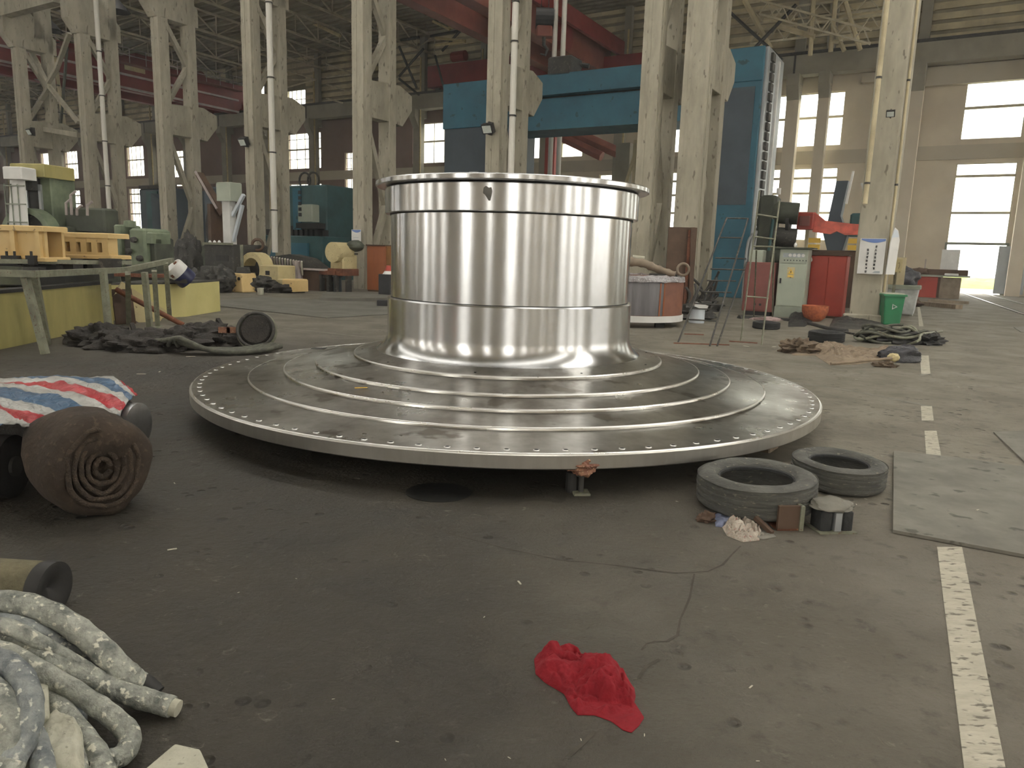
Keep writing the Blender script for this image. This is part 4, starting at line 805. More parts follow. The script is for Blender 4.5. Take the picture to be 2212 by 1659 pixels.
# ================================================================ THE STEEL MILL COVER
MX, MY = -.052, 7.578
t = thing('mill_end_cover', 'huge machined steel mill end cover with tall hollow hub and stepped round flange', 'machined part', (MX, MY, 0))
prof = [(1.0, .186), (3.0, .186), (3.034, .20), (3.037, .285), (3.022, .297), (2.545, .327), (2.540, .349), (2.225, .386), (2.219, .409), (1.93, .445), (1.924, .468), (1.565, .520), (1.556, .545), (1.45, .560), (1.385, .580), (1.0, .60)]
fl = MB().lathe(prof, 180); flo = obj('flange', fl, 'machinedd', t, smooth=22)
obj('rim_edge', MB().lathe([(3.030, .19), (3.0395, .198), (3.0405, .284), (3.028, .294)], 180), 'rimst', t, smooth=30)
for r_, z_ in ((3.026, .2965), (2.543, .3495), (2.222, .4095), (1.927, .4685), (1.559, .5455)):
    obj('step_edge', MB().lathe([(r_-.010, z_-.004), (r_+.006, z_-.010), (r_+.004, z_-.001), (r_-.006, z_+.0025)], 180), 'edge', t, smooth=60)
hb = [(1.0, .56)]
for k in range(13):
    q = PI/2*k/12; hb.append((1.232+.19-.19*math.sin(q), .562+.21-.21*math.cos(q)))
hb += [(1.232, 1.085), (1.222, 1.097), (1.196, 1.099), (1.196, 1.9), (1.0, 1.9)]
obj('hub_wall', MB().lathe(hb, 160), 'machined', t, smooth=25)
obj('collar', MB().lathe([(1.0, 1.895), (1.245, 1.895), (1.252, 1.902), (1.252, 2.130), (1.24, 2.14), (1.0, 2.14)], 160), 'machined', t, smooth=25)
obj('top_rim', MB().lathe([(1.0, 2.148), (1.33, 2.148), (1.345, 2.156), (1.346, 2.190), (1.335, 2.199), (1.0, 2.199)], 160), 'machined', t, smooth=25)
obj('neck', MB().lathe([(.98, 2.135), (1.2, 2.135), (1.2, 2.15), (.98, 2.15)], 120), 'dark', t); obj('collar_groove', MB().lathe([(1.1, 1.885), (1.2055, 1.885), (1.2055, 1.8955), (1.1, 1.8955)], 120), 'dark', t); obj('hub_groove', MB().lathe([(1.15, 1.098), (1.1985, 1.098), (1.1985, 1.104), (1.15, 1.104)], 120), 'dark', t)
obj('bore_lining', MB().lathe([(.98, .25), (1.0, .25), (1.0, 2.199), (.98, 2.199)], 120), 'rimst', t, smooth=25)
hm = MB().cyl((0, 0, -.02), (0, 0, .0035), .017, n=12)
h0 = obj('bolt_hole', hm, 'black', t); hr = obj('hole_rim', MB().lathe([(.017, 0), (.024, 0), (.020, .0045), (.016, .0045)], 14), 'edge', h0, smooth=60)
def place_on(r, q, z, tilt):
    return (r*math.cos(q), r*math.sin(q), z)
N = 96
for k in range(N):
    q = 2*PI*k/N+.01
    if k == 0: o, rr = h0, hr
    else:
        o = h0.copy(); COL.objects.link(o); o.parent = t; rr = hr.copy(); COL.objects.link(rr); rr.parent = o
    o.location = (2.955*math.cos(q), 2.955*math.sin(q), .3005)
for j, (r_, z_) in enumerate(((2.44, .3335), (2.13, .3965), (1.83, .4590), (1.48, .5558))):
    for k in range(10):
        q = 2*PI*(k+.3*j)/10+.2; o = h0.copy(); COL.objects.link(o); o.parent = t; o.name = 'tapped_hole'; o.location = (r_*math.cos(q), r_*math.sin(q), z_); o.scale = (.6, .6, 1)
# paint mark and scratches on the collar
q = -PI/2-.16
pm = MB(); vs = []
outl = [(-.035, .055), (-.015, .07), (.01, .055), (.03, .06), (.04, .03), (.035, .0), (.025, -.05), (.01, -.05), (-.02, -.005), (-.04, .01)]
pm.add([(1.2545*math.cos(q+x/1.25), 1.2545*math.sin(q+x/1.25), 2.03+z) for x, z in outl], [tuple(range(len(outl)))])
obj('grey_patch', pm, 'plate2', t)
tag(obj('cover_label', MB().box(-.08, .08, -.06, .06, 0, .004), 'signblue', loc=(MX-2.2, MY+.9, .3995)), 'small dark plate lying on the left part of the steel flange', 'plate')
bpy.data.objects['cover_label'].name = 'loose_plate'; bpy.data.objects['loose_plate'].data.materials[0] = M['iron']
tag(obj('yellow_scrap', MB().box(-.05, .05, -.012, .012, 0, .004), 'amber', loc=tuple(P(780, 838, .44)), rotz=.4), 'tiny yellow scrap lying on the steel flange, left of centre', 'scrap')
# jacks under the flange
def jack(px, py, lab, kraft=False, pos=None):
    p = P(px, py) if pos is None else Vector(pos)
    t = thing('screw_jack', lab, 'jack', (p.x, p.y, 0), .1)
    obj('foot', MB().bbox(-.055, .055, -.055, .055, 0, .016, .004), 'railg', t); obj('stem', MB().cyl((0, 0, .016), (0, 0, .12), .018, n=12), 'iron', t); obj('body', MB().cyl((-.05, .05, 0), (-.05, .05, .135), .045, n=14), 'black', t); obj('head', MB().cyl((0, 0, .12), (0, 0, .140), .034, n=14), 'iron', t)
    obj('packing', MB().box(-.06, .05, -.02, .12, .140, .185), 'rust', t)
    return t
jp = P(1255, 1068); jack(1255, 1068, 'black screw jack with a small flat foot standing under the front flange edge', pos=(jp.x, jp.y+.02, 0))
cr = MB(); n = 26
for i in range(n): pass
lump(cr, (0, 0, 0), (.095, .07, .055), 11, n=44, m=26, amp=.5, flat=-.07, freq=2.2)
tag(obj('crumpled_rag', cr, 'kraft', loc=(jp.x+.0, jp.y-.035, .205), smooth=40), 'crumpled brown and cream rag hanging over the jack at the front flange edge', 'rag')
for k, ang in enumerate((-2.55, -.62, .45, 1.5, 2.6)):
    x, y = MX+2.55*math.cos(ang), MY+2.55*math.sin(ang)
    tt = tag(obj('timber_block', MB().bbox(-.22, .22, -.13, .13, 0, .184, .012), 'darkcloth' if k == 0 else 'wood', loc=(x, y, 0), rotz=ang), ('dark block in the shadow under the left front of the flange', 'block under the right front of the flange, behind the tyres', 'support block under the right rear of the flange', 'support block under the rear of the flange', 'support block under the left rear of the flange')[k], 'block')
tag(obj('oil_patch', MB().lathe([(0, .002), (.215, .002), (.215, .0045), (0, .0045)], 40, mtx=Matrix.Scale(1, 4)), 'oil', loc=P(948, 1064)), 'black oval oil patch on the floor in front of the flange', 'oil patch')
bpy.data.objects['oil_patch'].scale = (1, .9, 1)
# ================================================================ tyres
def tyre(name, lab, px, py, y, R, wd, m, tx=0, ty=0, z=0, rg=.62):
    t = thing(name, lab, 'tyre', (Q(px, py, y).x, y, z)); t.rotation_euler = (tx, ty, .3)
    pr = []; hw = wd/2; zc = hw
    ri = R*rg
    outer = [(ri, -hw*.55), (ri+.012, -hw*.72), (ri+R*.10, -hw*.95), (R*.86, -hw), (R*.95, -hw*.86), (R*.985, -hw*.74)]
    for k in range(5):
        a = -hw*.72+k*hw*.36; pr_ = [(R*1.0, a+.01), (R*1.0, a+hw*.26), (R*.972, a+hw*.28), (R*.972, a+hw*.34)]
        outer += pr_[:4] if k < 4 else pr_[:1]
    outer += [(R*.985, hw*.74), (R*.95, hw*.86), (R*.86, hw), (ri+R*.10, hw*.95), (ri+.012, hw*.72), (ri, hw*.55)]
    inner = [(ri+.03, hw*.5), (R*.90, hw*.72), (R*.93, 0), (R*.90, -hw*.72), (ri+.03, -hw*.5)]
    b = MB().lathe(outer+inner, 72, (0, 0, zc))
    # sag and wobble
    b.v = [(x*(1+.012*fbm(x*3, y_*3, zz*5)), y_*(1+.012*fbm(y_*3, x*3, zz*4)), zz+.012*fbm(x*2, y_*2, 3)) for x, y_, zz in b.v]
    obj('tyre_casing', b, m, t, smooth=50)
    obj('bead', MB().lathe([(ri+.004, hw*.5), (ri+.004, hw*.72), (ri-.006, hw*.66), (ri-.006, hw*.52)], 60, (0, 0, zc)), 'tyred', t, smooth=50)
    return t
tyre('old_tyre', 'larger dusty grey tyre lying in front of the flange, nearer of two', 1634, 1055, 4.50, .365, .215, 'tyre', tx=-.015, ty=-.035, z=.025)
tyre('old_tyre', 'dusty grey tyre lying flat behind the nearer one, right of the flange', 1808, 1030, 5.06, .315, .185, 'tyre', tx=.02, ty=.01, z=.008)
tyre('old_tyre', 'dark tyre lying flat on the floor in front of the red cabinet', 1785, 728, 14.7, .345, .21, 'tyred', z=.0)
tyre('old_tyre', 'small worn tyre under a pinkish cloth near the ladder frame', 1655, 707, 17.2, .31, .16, 'tyred', z=.0)
tag(obj('pink_cloth', lump(MB(), (0, 0, 0), (.36, .22, .05), 21, amp=.5, flat=-.02), 'plaster', loc=tuple(P(1660, 706)+Vector((0, .1, .17))), smooth=60), 'pinkish grey cloth lying on the small worn tyre', 'cloth')
bpy.data.objects['pink_cloth'].data.materials[0] = mat('pink_cloth', (.45, .33, .32), .9)
# steel stubs beside the tyres
def stub(px, py, lab, m, tall, w=.14):
    p = P(px, py); t = thing('steel_stub', lab, 'steel block', (p.x, p.y+.05, 0), .12)
    return t
t = stub(1805, 1150, 'short black H-shaped steel stub with a dusty top beside the tyres', 'black', .14)
obj('web', MB().box(-.02, .02, -.06, .08, .01, .12), 'silver', t); obj('side', MB().bbox(-.10, -.03, -.05, .08, 0, .125, .01), 'tyred', t); obj('side', MB().bbox(.03, .10, -.05, .08, 0, .125, .01), 'tyred', t); obj('foot', MB().box(-.12, .11, -.08, .1, 0, .008), 'railg', t)
obj('dusty_cap', lump(MB(), (0, .04, .14), (.12, .1, .035), 31, amp=.3, flat=-1), 'plate', t, smooth=60)
t = stub(1712, 1152, 'rusty brown channel block propping the nearer tyre', 'rust', .14)
obj('side_plate', MB().box(-.08, .06, -.01, .01, 0, .15), 'brown', t); obj('end_plate', MB().box(.05, .075, -.02, .10, 0, .15), 'railg', t); obj('base_plate', MB().box(-.08, .07, -.01, .16, 0, .012), 'rust', t)
# crumpled rags
def blob_outline(pts, h, seed, folds=.5, rings=26, n=110, m_=None, base=.004, freq=5, z0=0.0):
    ps = [P(*p, z0) for p in pts]; m = len(ps); lens = [(ps[(i+1) % m]-ps[i]).length for i in range(m)]; tot = sum(lens); out = []
    for k in range(n):
        s_ = tot*k/n; i = 0
        while s_ > lens[i]: s_ -= lens[i]; i += 1
        out.append(ps[i].lerp(ps[(i+1) % m], s_/lens[i]))
    c = sum(out, Vector())/n; vs = []; fs = []
    for r in range(rings+1):
        u = r/rings
        for k in range(n):
            p = c.lerp(out[k], u if r else .001); e = (1-u**5)
            f1 = abs(fbm(p.x*freq+seed, p.y*freq, seed)); f2 = abs(fbm(p.x*freq*2.3, p.y*freq*2.3+seed, 1)); f3 = fbm(p.x*freq*.5+seed, p.y*freq*.5, 2)
            z = base+h*e*max(.04, .55+.7*f3-folds*(1.1*max(0, .35-f1))-folds*.5*max(0, .3-f2)+folds*.35*f2)
            off = Vector((fbm(p.x*freq, p.y*freq, 9+seed), fbm(p.y*freq, p.x*freq, 5+seed), 0))*h*.35*e
            vs.append((p.x+off.x, p.y+off.y, z+z0))
    for r in range(rings):
        for k in range(n): fs.append((r*n+k, (r+1)*n+k, (r+1)*n+(k+1) % n, r*n+(k+1) % n))
    b = MB().add(vs, fs); o = len(b.v); b.v += [(x, y, z0+.001) for x, y, z in vs[rings*n:]]
    b.f += [(rings*n+k, o+k, o+(k+1) % n, rings*n+(k+1) % n) for k in range(n)]
    return b
rp = [(175, 900), (200, 860), (380, 850), (470, 875), (560, 905), (740, 935), (800, 1000), (830, 1050), (880, 1100), (890, 1160), (880, 1200), (950, 1310), (910, 1370), (860, 1415), (800, 1395), (720, 1335), (600, 1290), (480, 1290), (430, 1230), (385, 1140), (250, 1060), (185, 1000)]
rc = blob_outline([(1100+x/3.259, 1150+y/3.259) for x, y in rp], .10, 2.3, folds=1.15, rings=44, n=190, freq=4.2)
tag(obj('red_cloth', rc, 'redcloth', smooth=80), 'crumpled bright red cloth lying on the bare floor in front', 'cloth')
tag(obj('white_rag', blob_outline([(1560, 1140), (1585, 1118), (1612, 1112), (1628, 1135), (1645, 1150), (1640, 1168), (1605, 1172), (1570, 1158)], .10, 7.7, folds=1.0, n=120, freq=11), 'ragw', smooth=70), 'crumpled dirty white rag with pink stain in front of the nearer tyre', 'rag')
tag(obj('blue_pad', blob_outline([(1543, 1113), (1580, 1112), (1586, 1125), (1560, 1140), (1545, 1138)], .06, 4.4, folds=.3, n=60, freq=5), 'ragb', smooth=60), 'small blue grey pad tucked beside the dirty white rag', 'pad')
tag(obj('grey_dust_cloth', blob_outline([(1630, 1145), (1665, 1150), (1676, 1160), (1650, 1166), (1634, 1164)], .025, 5.4, n=60, freq=8), 'plate', smooth=60), 'grey dusty scrap of cloth right of the dirty white rag', 'rag')
tag(obj('dust_lump', lump(MB(), (0, 0, .02), (.05, .04, .035), 61, amp=.6), 'brown', loc=P(1525, 1125), smooth=50), 'small reddish brown clump left of the blue grey pad', 'clump')
tag(obj('sloping_bar', MB().bar(P(1632, 1118, .06), P(1668, 1152, .01), .025), 'brown'), 'short brown bar sloping from under the nearer tyre', 'bar')

# ================================================================ right side: cabinets, stairs, boards, bins
def cab(px0, px1, ytop, c, depth, label, m, h=None):
    a0, _ = onC(px0, 640, c); a1, _ = onC(px1, 640, c); _, h_ = onC((px0+px1)/2, ytop, c); h = h or h_; w = a1-a0
    t = thing('steel_cabinet', label, 'cabinet', AC((a0+a1)/2, c, 0), GA); return t, w, h
t, w, h = cab(1604, 1669, 566, 21.9, .6, 'dull maroon steel cabinet with two round holes, left of the grey green one', 'maroon')
obj('body', MB().bbox(-w/2, w/2, 0, .7, .12, h, .02), 'maroon', t); obj('door', MB().bbox(-w/2+.04, w/2-.04, -.025, 0, .16, h-.05, .005), 'maroon', t); obj('plinth', MB().box(-w/2+.05, w/2-.05, .05, .6, 0, .12), 'ink', t)
for x in (-.05, .10): obj('round_hole', MB().cyl((x, -.03, .32), (x, -.035, .32), .035), 'black', t)
tag(obj('beige_box', MB().bbox(-.2, .2, -.15, .25, 0, .34, .02), 'greycab', loc=t.location+Vector((-.02, .28, h)), rotz=GA), 'small beige box standing on the maroon cabinet behind the tower rungs', 'box')
t, w, h = cab(1676, 1737, 538, 22.0, .6, 'grey green electrical cabinet with four white gauges and a yellow warning sticker', 'greycab')
obj('body', MB().bbox(-w/2, w/2, 0, .62, .30, h, .015), 'greycab', t); obj('plinth', MB().box(-w/2-.01, w/2+.01, -.015, .62, 0, .30), 'greycab2', t)
obj('roof_sheet', MB().box(-w/2-.25, w/2+.12, -.1, .7, h+.01, h+.05), 'greend', t)
dr = obj('door', MB().bbox(-w/2+.02, w/2-.02, -.02, 0, .33, h-.42, .004), 'greycab', t); obj('handle', MB().box(-w/2+.07, -w/2+.11, -.05, -.02, h*.50, h*.50+.14), 'ink', dr)
st = obj('warning_sticker', MB().box(-.13, .07, -.028, -.02, h-.80, h-.50), 'cream', dr)
obj('triangle', MB().prism([(-.11, h-.69), (.05, h-.69), (-.03, h-.54)], -.031, -.028), 'amber', st); obj('bolt_mark', MB().prism([(-.035, h-.60), (-.015, h-.60), (-.02, h-.635), (-.01, h-.635), (-.035, h-.68), (-.03, h-.645), (-.045, h-.645)], -.034, -.031), 'ink', st); obj('caption_line', MB().box(-.10, .04, -.031, -.028, h-.77, h-.72), 'amber', st)
pn = obj('gauge_panel', MB().box(-w/2+.05, w/2-.05, -.02, 0, h-.38, h-.06), 'greycab', t); obj('gauge_strip', MB().box(-w/2+.10, w/2-.10, -.024, -.02, h-.23, h-.11), 'inkgrey', pn)
for k in range(4): obj('gauge', MB().cyl((-w/2+.29+k*.115, -.02, h-.17), (-w/2+.29+k*.115, -.032, h-.17), .045, n=18), 'white', pn)
for k in range(8): obj('knob', MB().cyl((-w/2+.15+k*.082, -.02, h-.31), (-w/2+.15+k*.082, -.035, h-.31), .016, n=10), 'ink', pn)
tag(obj('white_bulb', MB().lathe([(0, 0), (.035, .01), (.05, .06), (.03, .12), (0, .14)], 14), 'white', loc=t.location+Vector((.10, .2, h+.05)), smooth=60), 'small bright white bulb on top of the grey green cabinet', 'bulb')
tag(obj('white_bulb', MB().lathe([(0, 0), (.035, .01), (.05, .06), (.03, .12), (0, .14)], 14), 'white', loc=Q(1751, 566, 21.3), smooth=60), 'small bright white bulb hanging at the top left corner of the red cabinet', 'bulb')
t, w, h = cab(1744, 1822, 552, 22.75, .6, 'bright red two door steel cabinet left of the big pillar', 'redcab')
obj('body', MB().bbox(-w/2, w/2, 0, .7, .06, h, .02), 'redcab', t)
for s_ in (0, 1): x0 = -w/2+.02+s_*(w/2-.01); obj('door', MB().bbox(x0, x0+w/2-.03, -.025, 0, .10, h-.04, .004), 'redcab', t)
obj('plinth', MB().box(-w/2, w/2, .02, .7, 0, .06), 'brown', t); obj('top_edge', MB().box(-w/2-.02, w/2+.02, -.03, .72, h, h+.03), 'brown', t)
bk = P(1768, 696); tag(obj('wicker_basket', MB().lathe([(0, 0), (.15, .0), (.27, .10), (.33, .26), (.34, .42), (.31, .42), (.24, .12), (0, .05)], 30), 'basket', loc=bk+Vector((0, .3, 0)), smooth=40), 'orange red round basket on the floor before the red cabinet', 'basket')
# boards on pillars
def board(px, py0, py1, c, w, label, hdr='signblue', ftr=None):
    a, z1 = onC(px, py0, c); _, z0 = onC(px, py1, c); h = z1-z0; t = thing('notice_board', label, 'sign', AC(a, c, z0), GA)
    obj('panel', MB().box(-w/2, w/2, -.02, 0, 0, h), 'white', t)
    n = 12; pts = [(-w/2+.03, h-.01)]+[(w/2-.01, h-.01)]+[(w/2-.01-(w-.04)*i/n, h-.04-(.075*math.sin(PI*i/n*.9+.3))) for i in range(n+1)]
    obj('header', MB().prism(pts, -.024, -.02), hdr, t)
    return t, h
t, h = board(1887, 515, 592, 21.92, .62, 'white notice board with blue header and two columns of characters on the big pillar')
rnd = random.Random(4)
def glyph(x, z, s_, person=False):
    g = MB()
    if person: g.bar((x, -.026, z+s_*.5), (x-s_*.45, -.026, z-s_*.5), .012, .012); g.bar((x, -.026, z+s_*.3), (x+s_*.45, -.026, z-s_*.5), .012, .012); return g
    for k in range(3): zz = z-s_*.4+s_*.4*k; g.bar((x-s_*rnd.uniform(.3, .5), -.026, zz), (x+s_*rnd.uniform(.3, .5), -.026, zz), .012, .012)
    for k in range(2): xx = x+s_*rnd.uniform(-.3, .3); g.bar((xx, -.026, z-s_*.5), (xx+s_*rnd.uniform(-.1, .1), -.026, z+s_*.5), .012, .012)
    return g
for k in range(7): obj('character', glyph(.09, h-.21-k*.095, .055, k == 1), 'ink', t)
for k in range(7): obj('character', glyph(-.10, h-.30-k*.095, .055), 'ink', t)
obj('corner_mark', MB().prism([(.06, .03), (.24, .03), (.24, .08), (.12, .08)], -.024, -.02), 'inkgrey', t)
t = thing('notice_board', 'white board seen edge on at the right side of the big pillar', 'sign', AC(-1.58, 21.95, onC(1925, 593, 22.2)[1]), math.radians(20)); hh = 1.22
obj('panel', MB().prism([(0, 0), (.30, 0), (.34, .9), (.25, 1.15), (.13, hh), (.04, .8)], -.015, .015), 'white', t); obj('header', MB().prism([(.06, .95), (.30, .98), (.24, 1.13), (.13, 1.18)], -.02, -.015), 'whitebl', t)
t = thing('small_notice', 'small beige notice with two marks on the wall column behind the big pillar', 'sign', AC(*[onC(1935, 585, 24.0)[0], 24.0], onC(1935, 588, 24.0)[1]), GA); obj('panel', MB().box(-.15, .15, -.02, 0, 0, .38), 'cream', t)
for x in (-.06, .06): obj('mark', MB().tube([(x-.03, -.025, .25), (x+.02, -.025, .27), (x+.03, -.025, .2), (x, -.025, .1)], .008, n=6), 'wood', t)
obj('back_plate', MB().box(-.22, .24, 0, .04, -.35, .42), 'slat', t); obj('stand_leg', MB().box(-.04, .04, 0, .06, -t.location.z, 0), 'railg', t)
t, h = board(770, 496, 540, 21.93, .48, 'small white notice with blue top and pale blue foot on the middle column'); obj('footer', MB().box(-.22, .22, -.024, -.02, .01, .10), 'whitebl', t)
for k in range(4): obj('text_line', MB().box(-.15+.02*(k % 2), .12, -.023, -.02, h-.32-k*.09, h-.30-k*.09), 'inkgrey', t)
tag(obj('pink_paper', MB().box(-.19, .19, -.02, 0, 0, 1.0), bpy.data.materials['pink_cloth'], loc=AC(onC(352, 546, 21.9)[0], 21.9, onC(352, 546, 21.9)[1]), rotz=GA), 'faded pink paper strip stuck on the third column', 'paper')
tag(obj('white_box', MB().bbox(-.26, .26, -.35, -.02, 0, .36, .02), 'plaster', loc=AC(onC(362, 561, 21.8)[0], 21.9, onC(362, 561, 21.8)[1]), rotz=GA), 'small off white box fixed at the foot of the third column, above the drum', 'box')
# bins
bp_ = P(1934, 703); t = thing('green_bin', 'green wheeled waste bin beside the big pillar', 'bin', bp_+Vector((0, .32, 0)), -.25)
b = MB().add([(-.20, -.24, 0), (.20, -.24, 0), (.20, .24, 0), (-.20, .24, 0), (-.25, -.30, .78), (.25, -.30, .78), (.25, .30, .78), (-.25, .30, .78)], [(3, 2, 1, 0), (4, 5, 6, 7), (0, 1, 5, 4), (1, 2, 6, 5), (2, 3, 7, 6), (3, 0, 4, 7)]); obj('body', b, 'bin', t, bevel=.03)
obj('rim', MB().bbox(-.285, .285, -.33, .33, .75, .80, .01), 'bin', t); obj('liner', MB().bbox(-.24, .24, -.28, .28, .80, .825, .01), 'plaster', t); obj('recycling_mark', MB().lathe([(.05, .02), (.085, .02), (.085, .03), (.05, .03)], 3, (0, -.27, .48), mtx=Matrix.Rotation(PI/2, 4, 'X')), 'binwhite', t)
for s_ in (-1, 1): obj('wheel', MB().cyl((s_*.2, .27, .07), (s_*.25, .27, .07), .07), 'black', t)
t = thing('white_bin', 'large frosted white container behind the green bin', 'bin', (Q(1944, 650, 23.4).x, 23.4, 0), GA)
obj('body', MB().add([(-.42, -.3, .05), (.42, -.3, .05), (.42, .3, .05), (-.42, .3, .05), (-.5, -.36, .85), (.5, -.36, .85), (.5, .36, .85), (-.5, .36, .85)], [(3, 2, 1, 0), (4, 5, 6, 7), (0, 1, 5, 4), (1, 2, 6, 5), (2, 3, 7, 6), (3, 0, 4, 7)]), 'binwhite', t, bevel=.03)
obj('rim', MB().bbox(-.54, .54, -.4, .4, .83, .95, .02), 'greycab2', t)
for s_ in (-.36, .36): obj('foot', MB().box(s_-.04, s_+.04, -.25, .25, 0, .05), 'greycab2', t)
tag(obj('black_bag', lump(MB(), (0, 0, .18), (.50, .38, .36), 17, amp=.3), 'bag', loc=t.location+Vector((0, 0, .95)), smooth=60), 'bulging black plastic bag on the white container behind the green bin', 'bag')
# red workbench by the door
t = thing('red_workbench', 'long red workbench with dark top and white panels near the bright doorway', 'workbench', P(2005, 643)+Vector((.2, .4, 0)), GA)
obj('left_cupboard', MB().bbox(-1.5, .35, -.1, .9, 0, 1.02, .02), 'redcab', t); obj('right_cupboard', MB().bbox(.45, 1.35, -.1, .9, 0, 1.02, .02), 'tanpole', t); obj('work_top', MB().bbox(-1.6, 1.7, -.2, 1.0, 1.05, 1.12, .01), 'greycab2', t); obj('rear_shelf', MB().box(-1.4, 1.6, .6, 1.0, 1.12, 1.4), 'brown', t)
obj('backboard', MB().box(.35, 1.15, 1.0, 1.04, 1.12, 2.4), 'white', t); obj('upright', MB().box(-.35, -.29, .9, .95, 1.12, 1.9), 'railm', t); obj('gap_panel', MB().box(.34, .46, -.05, .8, 0, 1.02), 'brown', t)
tag(obj('white_sheet', MB().bbox(-.35, .25, -.1, .1, 0, .10, .02), 'white', loc=t.location+AC(.95, -.15, 1.12), rotz=GA), 'white folded sheet on the right end of the red workbench', 'sheet')
tag(obj('dark_vice', lump(MB(), (0, 0, .12), (.4, .2, .22), 8, amp=.4), 'brown', loc=t.location+AC(-.5, .3, 1.12), smooth=50), 'dark clutter lump standing on the red workbench', 'tool')
t = thing('trolley', 'dark trolley with white upright at the right edge beyond the door leaf', 'trolley', P(2196, 638)+Vector((0, .5, 0)), GA); obj('frame', MB().bbox(-.8, .8, -.4, .4, .15, .8, .05), 'iron', t); obj('upright', MB().box(-.7, -.6, -.45, -.4, .1, 1.5), 'white', t)
for s_ in (-.5, .5): obj('wheel', MB().cyl((s_, -.42, .16), (s_, -.36, .16), .16), 'black', t)
# crane hook tackle in red and the blue column machine behind the cabinets
t = thing('jib_crane', 'bright salmon red jib arm pointing right above the red cabinet', 'jib', Q(1745, 478, 25.5), GA)
obj('motor_box', MB().bbox(-.30, .22, -.3, .3, -.28, .28, .03), 'redcab', t); obj('motor_cover', MB().bbox(-.22, .12, -.36, -.3, -.16, .16, .02), 'maroon', t)
arm = MB().prism([(.2, .30), (.55, .02), (1.4, -.08), (2.15, -.12), (2.15, -.42), (1.2, -.44), (.95, -.32), (.75, -.42), (.2, -.35)], -.12, .12); obj('arm', arm, mat('haze_lightened_red', (.80, .17, .12), .5), t)  # red lightened so the colour itself carries the haze
obj('support_post', MB().box(-.03, .05, .0, .1, -3.0, -.3), 'slat', t)
t, w, h = at('column_drill', 'blue column machine with yellow striped base behind the red cabinet', 'machine', 1752, 1850, 440, 640, 27)
obj('column', MB().prism([(-.15, 1.9), (-.38, 2.6), (-.26, 3.0), (-.1, 4.4), (.28, 4.4), (.14, 3.2), (.42, 2.5), (.30, 1.9)], -.3, .3), 'blued', t); obj('base', MB().bbox(-w*.5, w*.7, -.4, .5, 0, 2.0, .04), 'brown', t)
obj('head', MB().bbox(.45, 1.45, -.2, .4, 2.5, 3.3, .06), 'teal', t)
for x0, x1 in ((-w*.5, -.42), (.5, 1.3)):
    for z in (2.02, 2.25): obj('yellow_rail', MB().box(x0, x1, -.45, -.35, z, z+.17), 'amber', t)
for k, (x, z0, z1) in enumerate(((.30, 3.6, 4.7), (1.1, 3.4, 4.3))): obj('lever_bar', MB().bar((x, -.4, z0), (x+.12-.5*k, -.4, z1), .07), 'white', t)
t, w, h = at('stacked_machine', 'dark green machine with stacked round rollers left of the jib arm', 'machine', 1636, 1712, 402, 640, 25.5)
obj('body', MB().bbox(-w*.5, w*.0, -.3, .5, 0, h-.3, .1), 'greend', t)
for k, z in enumerate((h-.85, h-1.65, h-2.3)): obj('roller', MB().cyl((-w*.1, 0, z), (w*.55, .1, z-.05), .36-.04*k), 'greend' if k != 1 else 'iron', t, smooth=40)
obj('roller_ring', MB().cyl((w*.28, .05, h-1.2), (w*.36, .05, h-1.2), .33), 'black', t); obj('lamp', MB().cyl((w*.05, -.4, h-.3), (w*.05, -.4, h-.1), .07), 'white', t); obj('blue_tube', MB().cyl((-.1, -.35, 1.9), (-.05, -.35, h-1.1), .05), 'teal', t)
for k in range(3): obj('chrome_tube', MB().tube(catmull([(-w*.72+k*.12, -.2, 0), (-w*.72+k*.12, -.2, 1.9), (-w*.6+k*.1, -.2, 2.4), (-w*.3, -.2, 2.6)]), .06), 'silver', t, smooth=60)
# brown plates leaning behind, right of the hub
t, w, h = at('brown_plate_rack', 'tall dark brown steel sheet leaning before the paired columns', 'plate', 1440, 1512, 491, 640, 21.3, rz=0)
obj('sheet', MB().box(-w*.5, w*.35, 0, .06, 0, h), 'brown', t); obj('angle_bar', MB().box(w*.08, w*.16, -.08, 0, 0, h*.97), 'rust', t); obj('front_post', MB().bar((w*.28, -.15, 0), (w*.2, -.05, h), .12), 'brown', t); obj('foot', MB().box(-w*.5, w*.5, -.2, .3, 0, .08), 'iron', t)
# the second drum-like part behind the hub
t = thing('wrapped_hub_part', 'brick red drum half wrapped in grey film, on a white ring right of the hub', 'machined part', (2.75, 17.5, 0), -.05)
obj('base_ring', MB().lathe([(.7, .13), (1.22, .13), (1.22, .27), (.7, .27)], 64), 'white', t, smooth=30); obj('drum', MB().lathe([(.6, .27), (1.19, .27), (1.19, .98), (1.15, 1.08), (1.06, 1.12), (.6, 1.12)], 64), 'gearred', t, smooth=30)
obj('grey_film', MB().lathe([(1.200, .28), (1.205, .95), (1.16, 1.095), (1.07, 1.135), (.8, 1.14)], 40, closed=False, a0=-3.2, a1=-1.02), 'greymetal', t, smooth=60)
fm = MB(); fm.lathe([(1.10, 1.0), (1.22, 1.02), (1.20, 1.12), (1.08, 1.16)], 90); fm.v = [(x*(1+.02*fbm(x*4, y*4, z*6)), y*(1+.02*fbm(y*4, x*4, z*5)), z+.03*fbm(x*5, y*5, 2)) for x, y, z in fm.v]; obj('film_collar', fm, 'film', t, smooth=60)
for q in (-1.12, -1.03): obj('weld_seam', MB().box(1.19*math.cos(q)-.015, 1.19*math.cos(q)+.015, 1.19*math.sin(q)-.03, 1.19*math.sin(q), .28, 1.0), 'rustor', t)
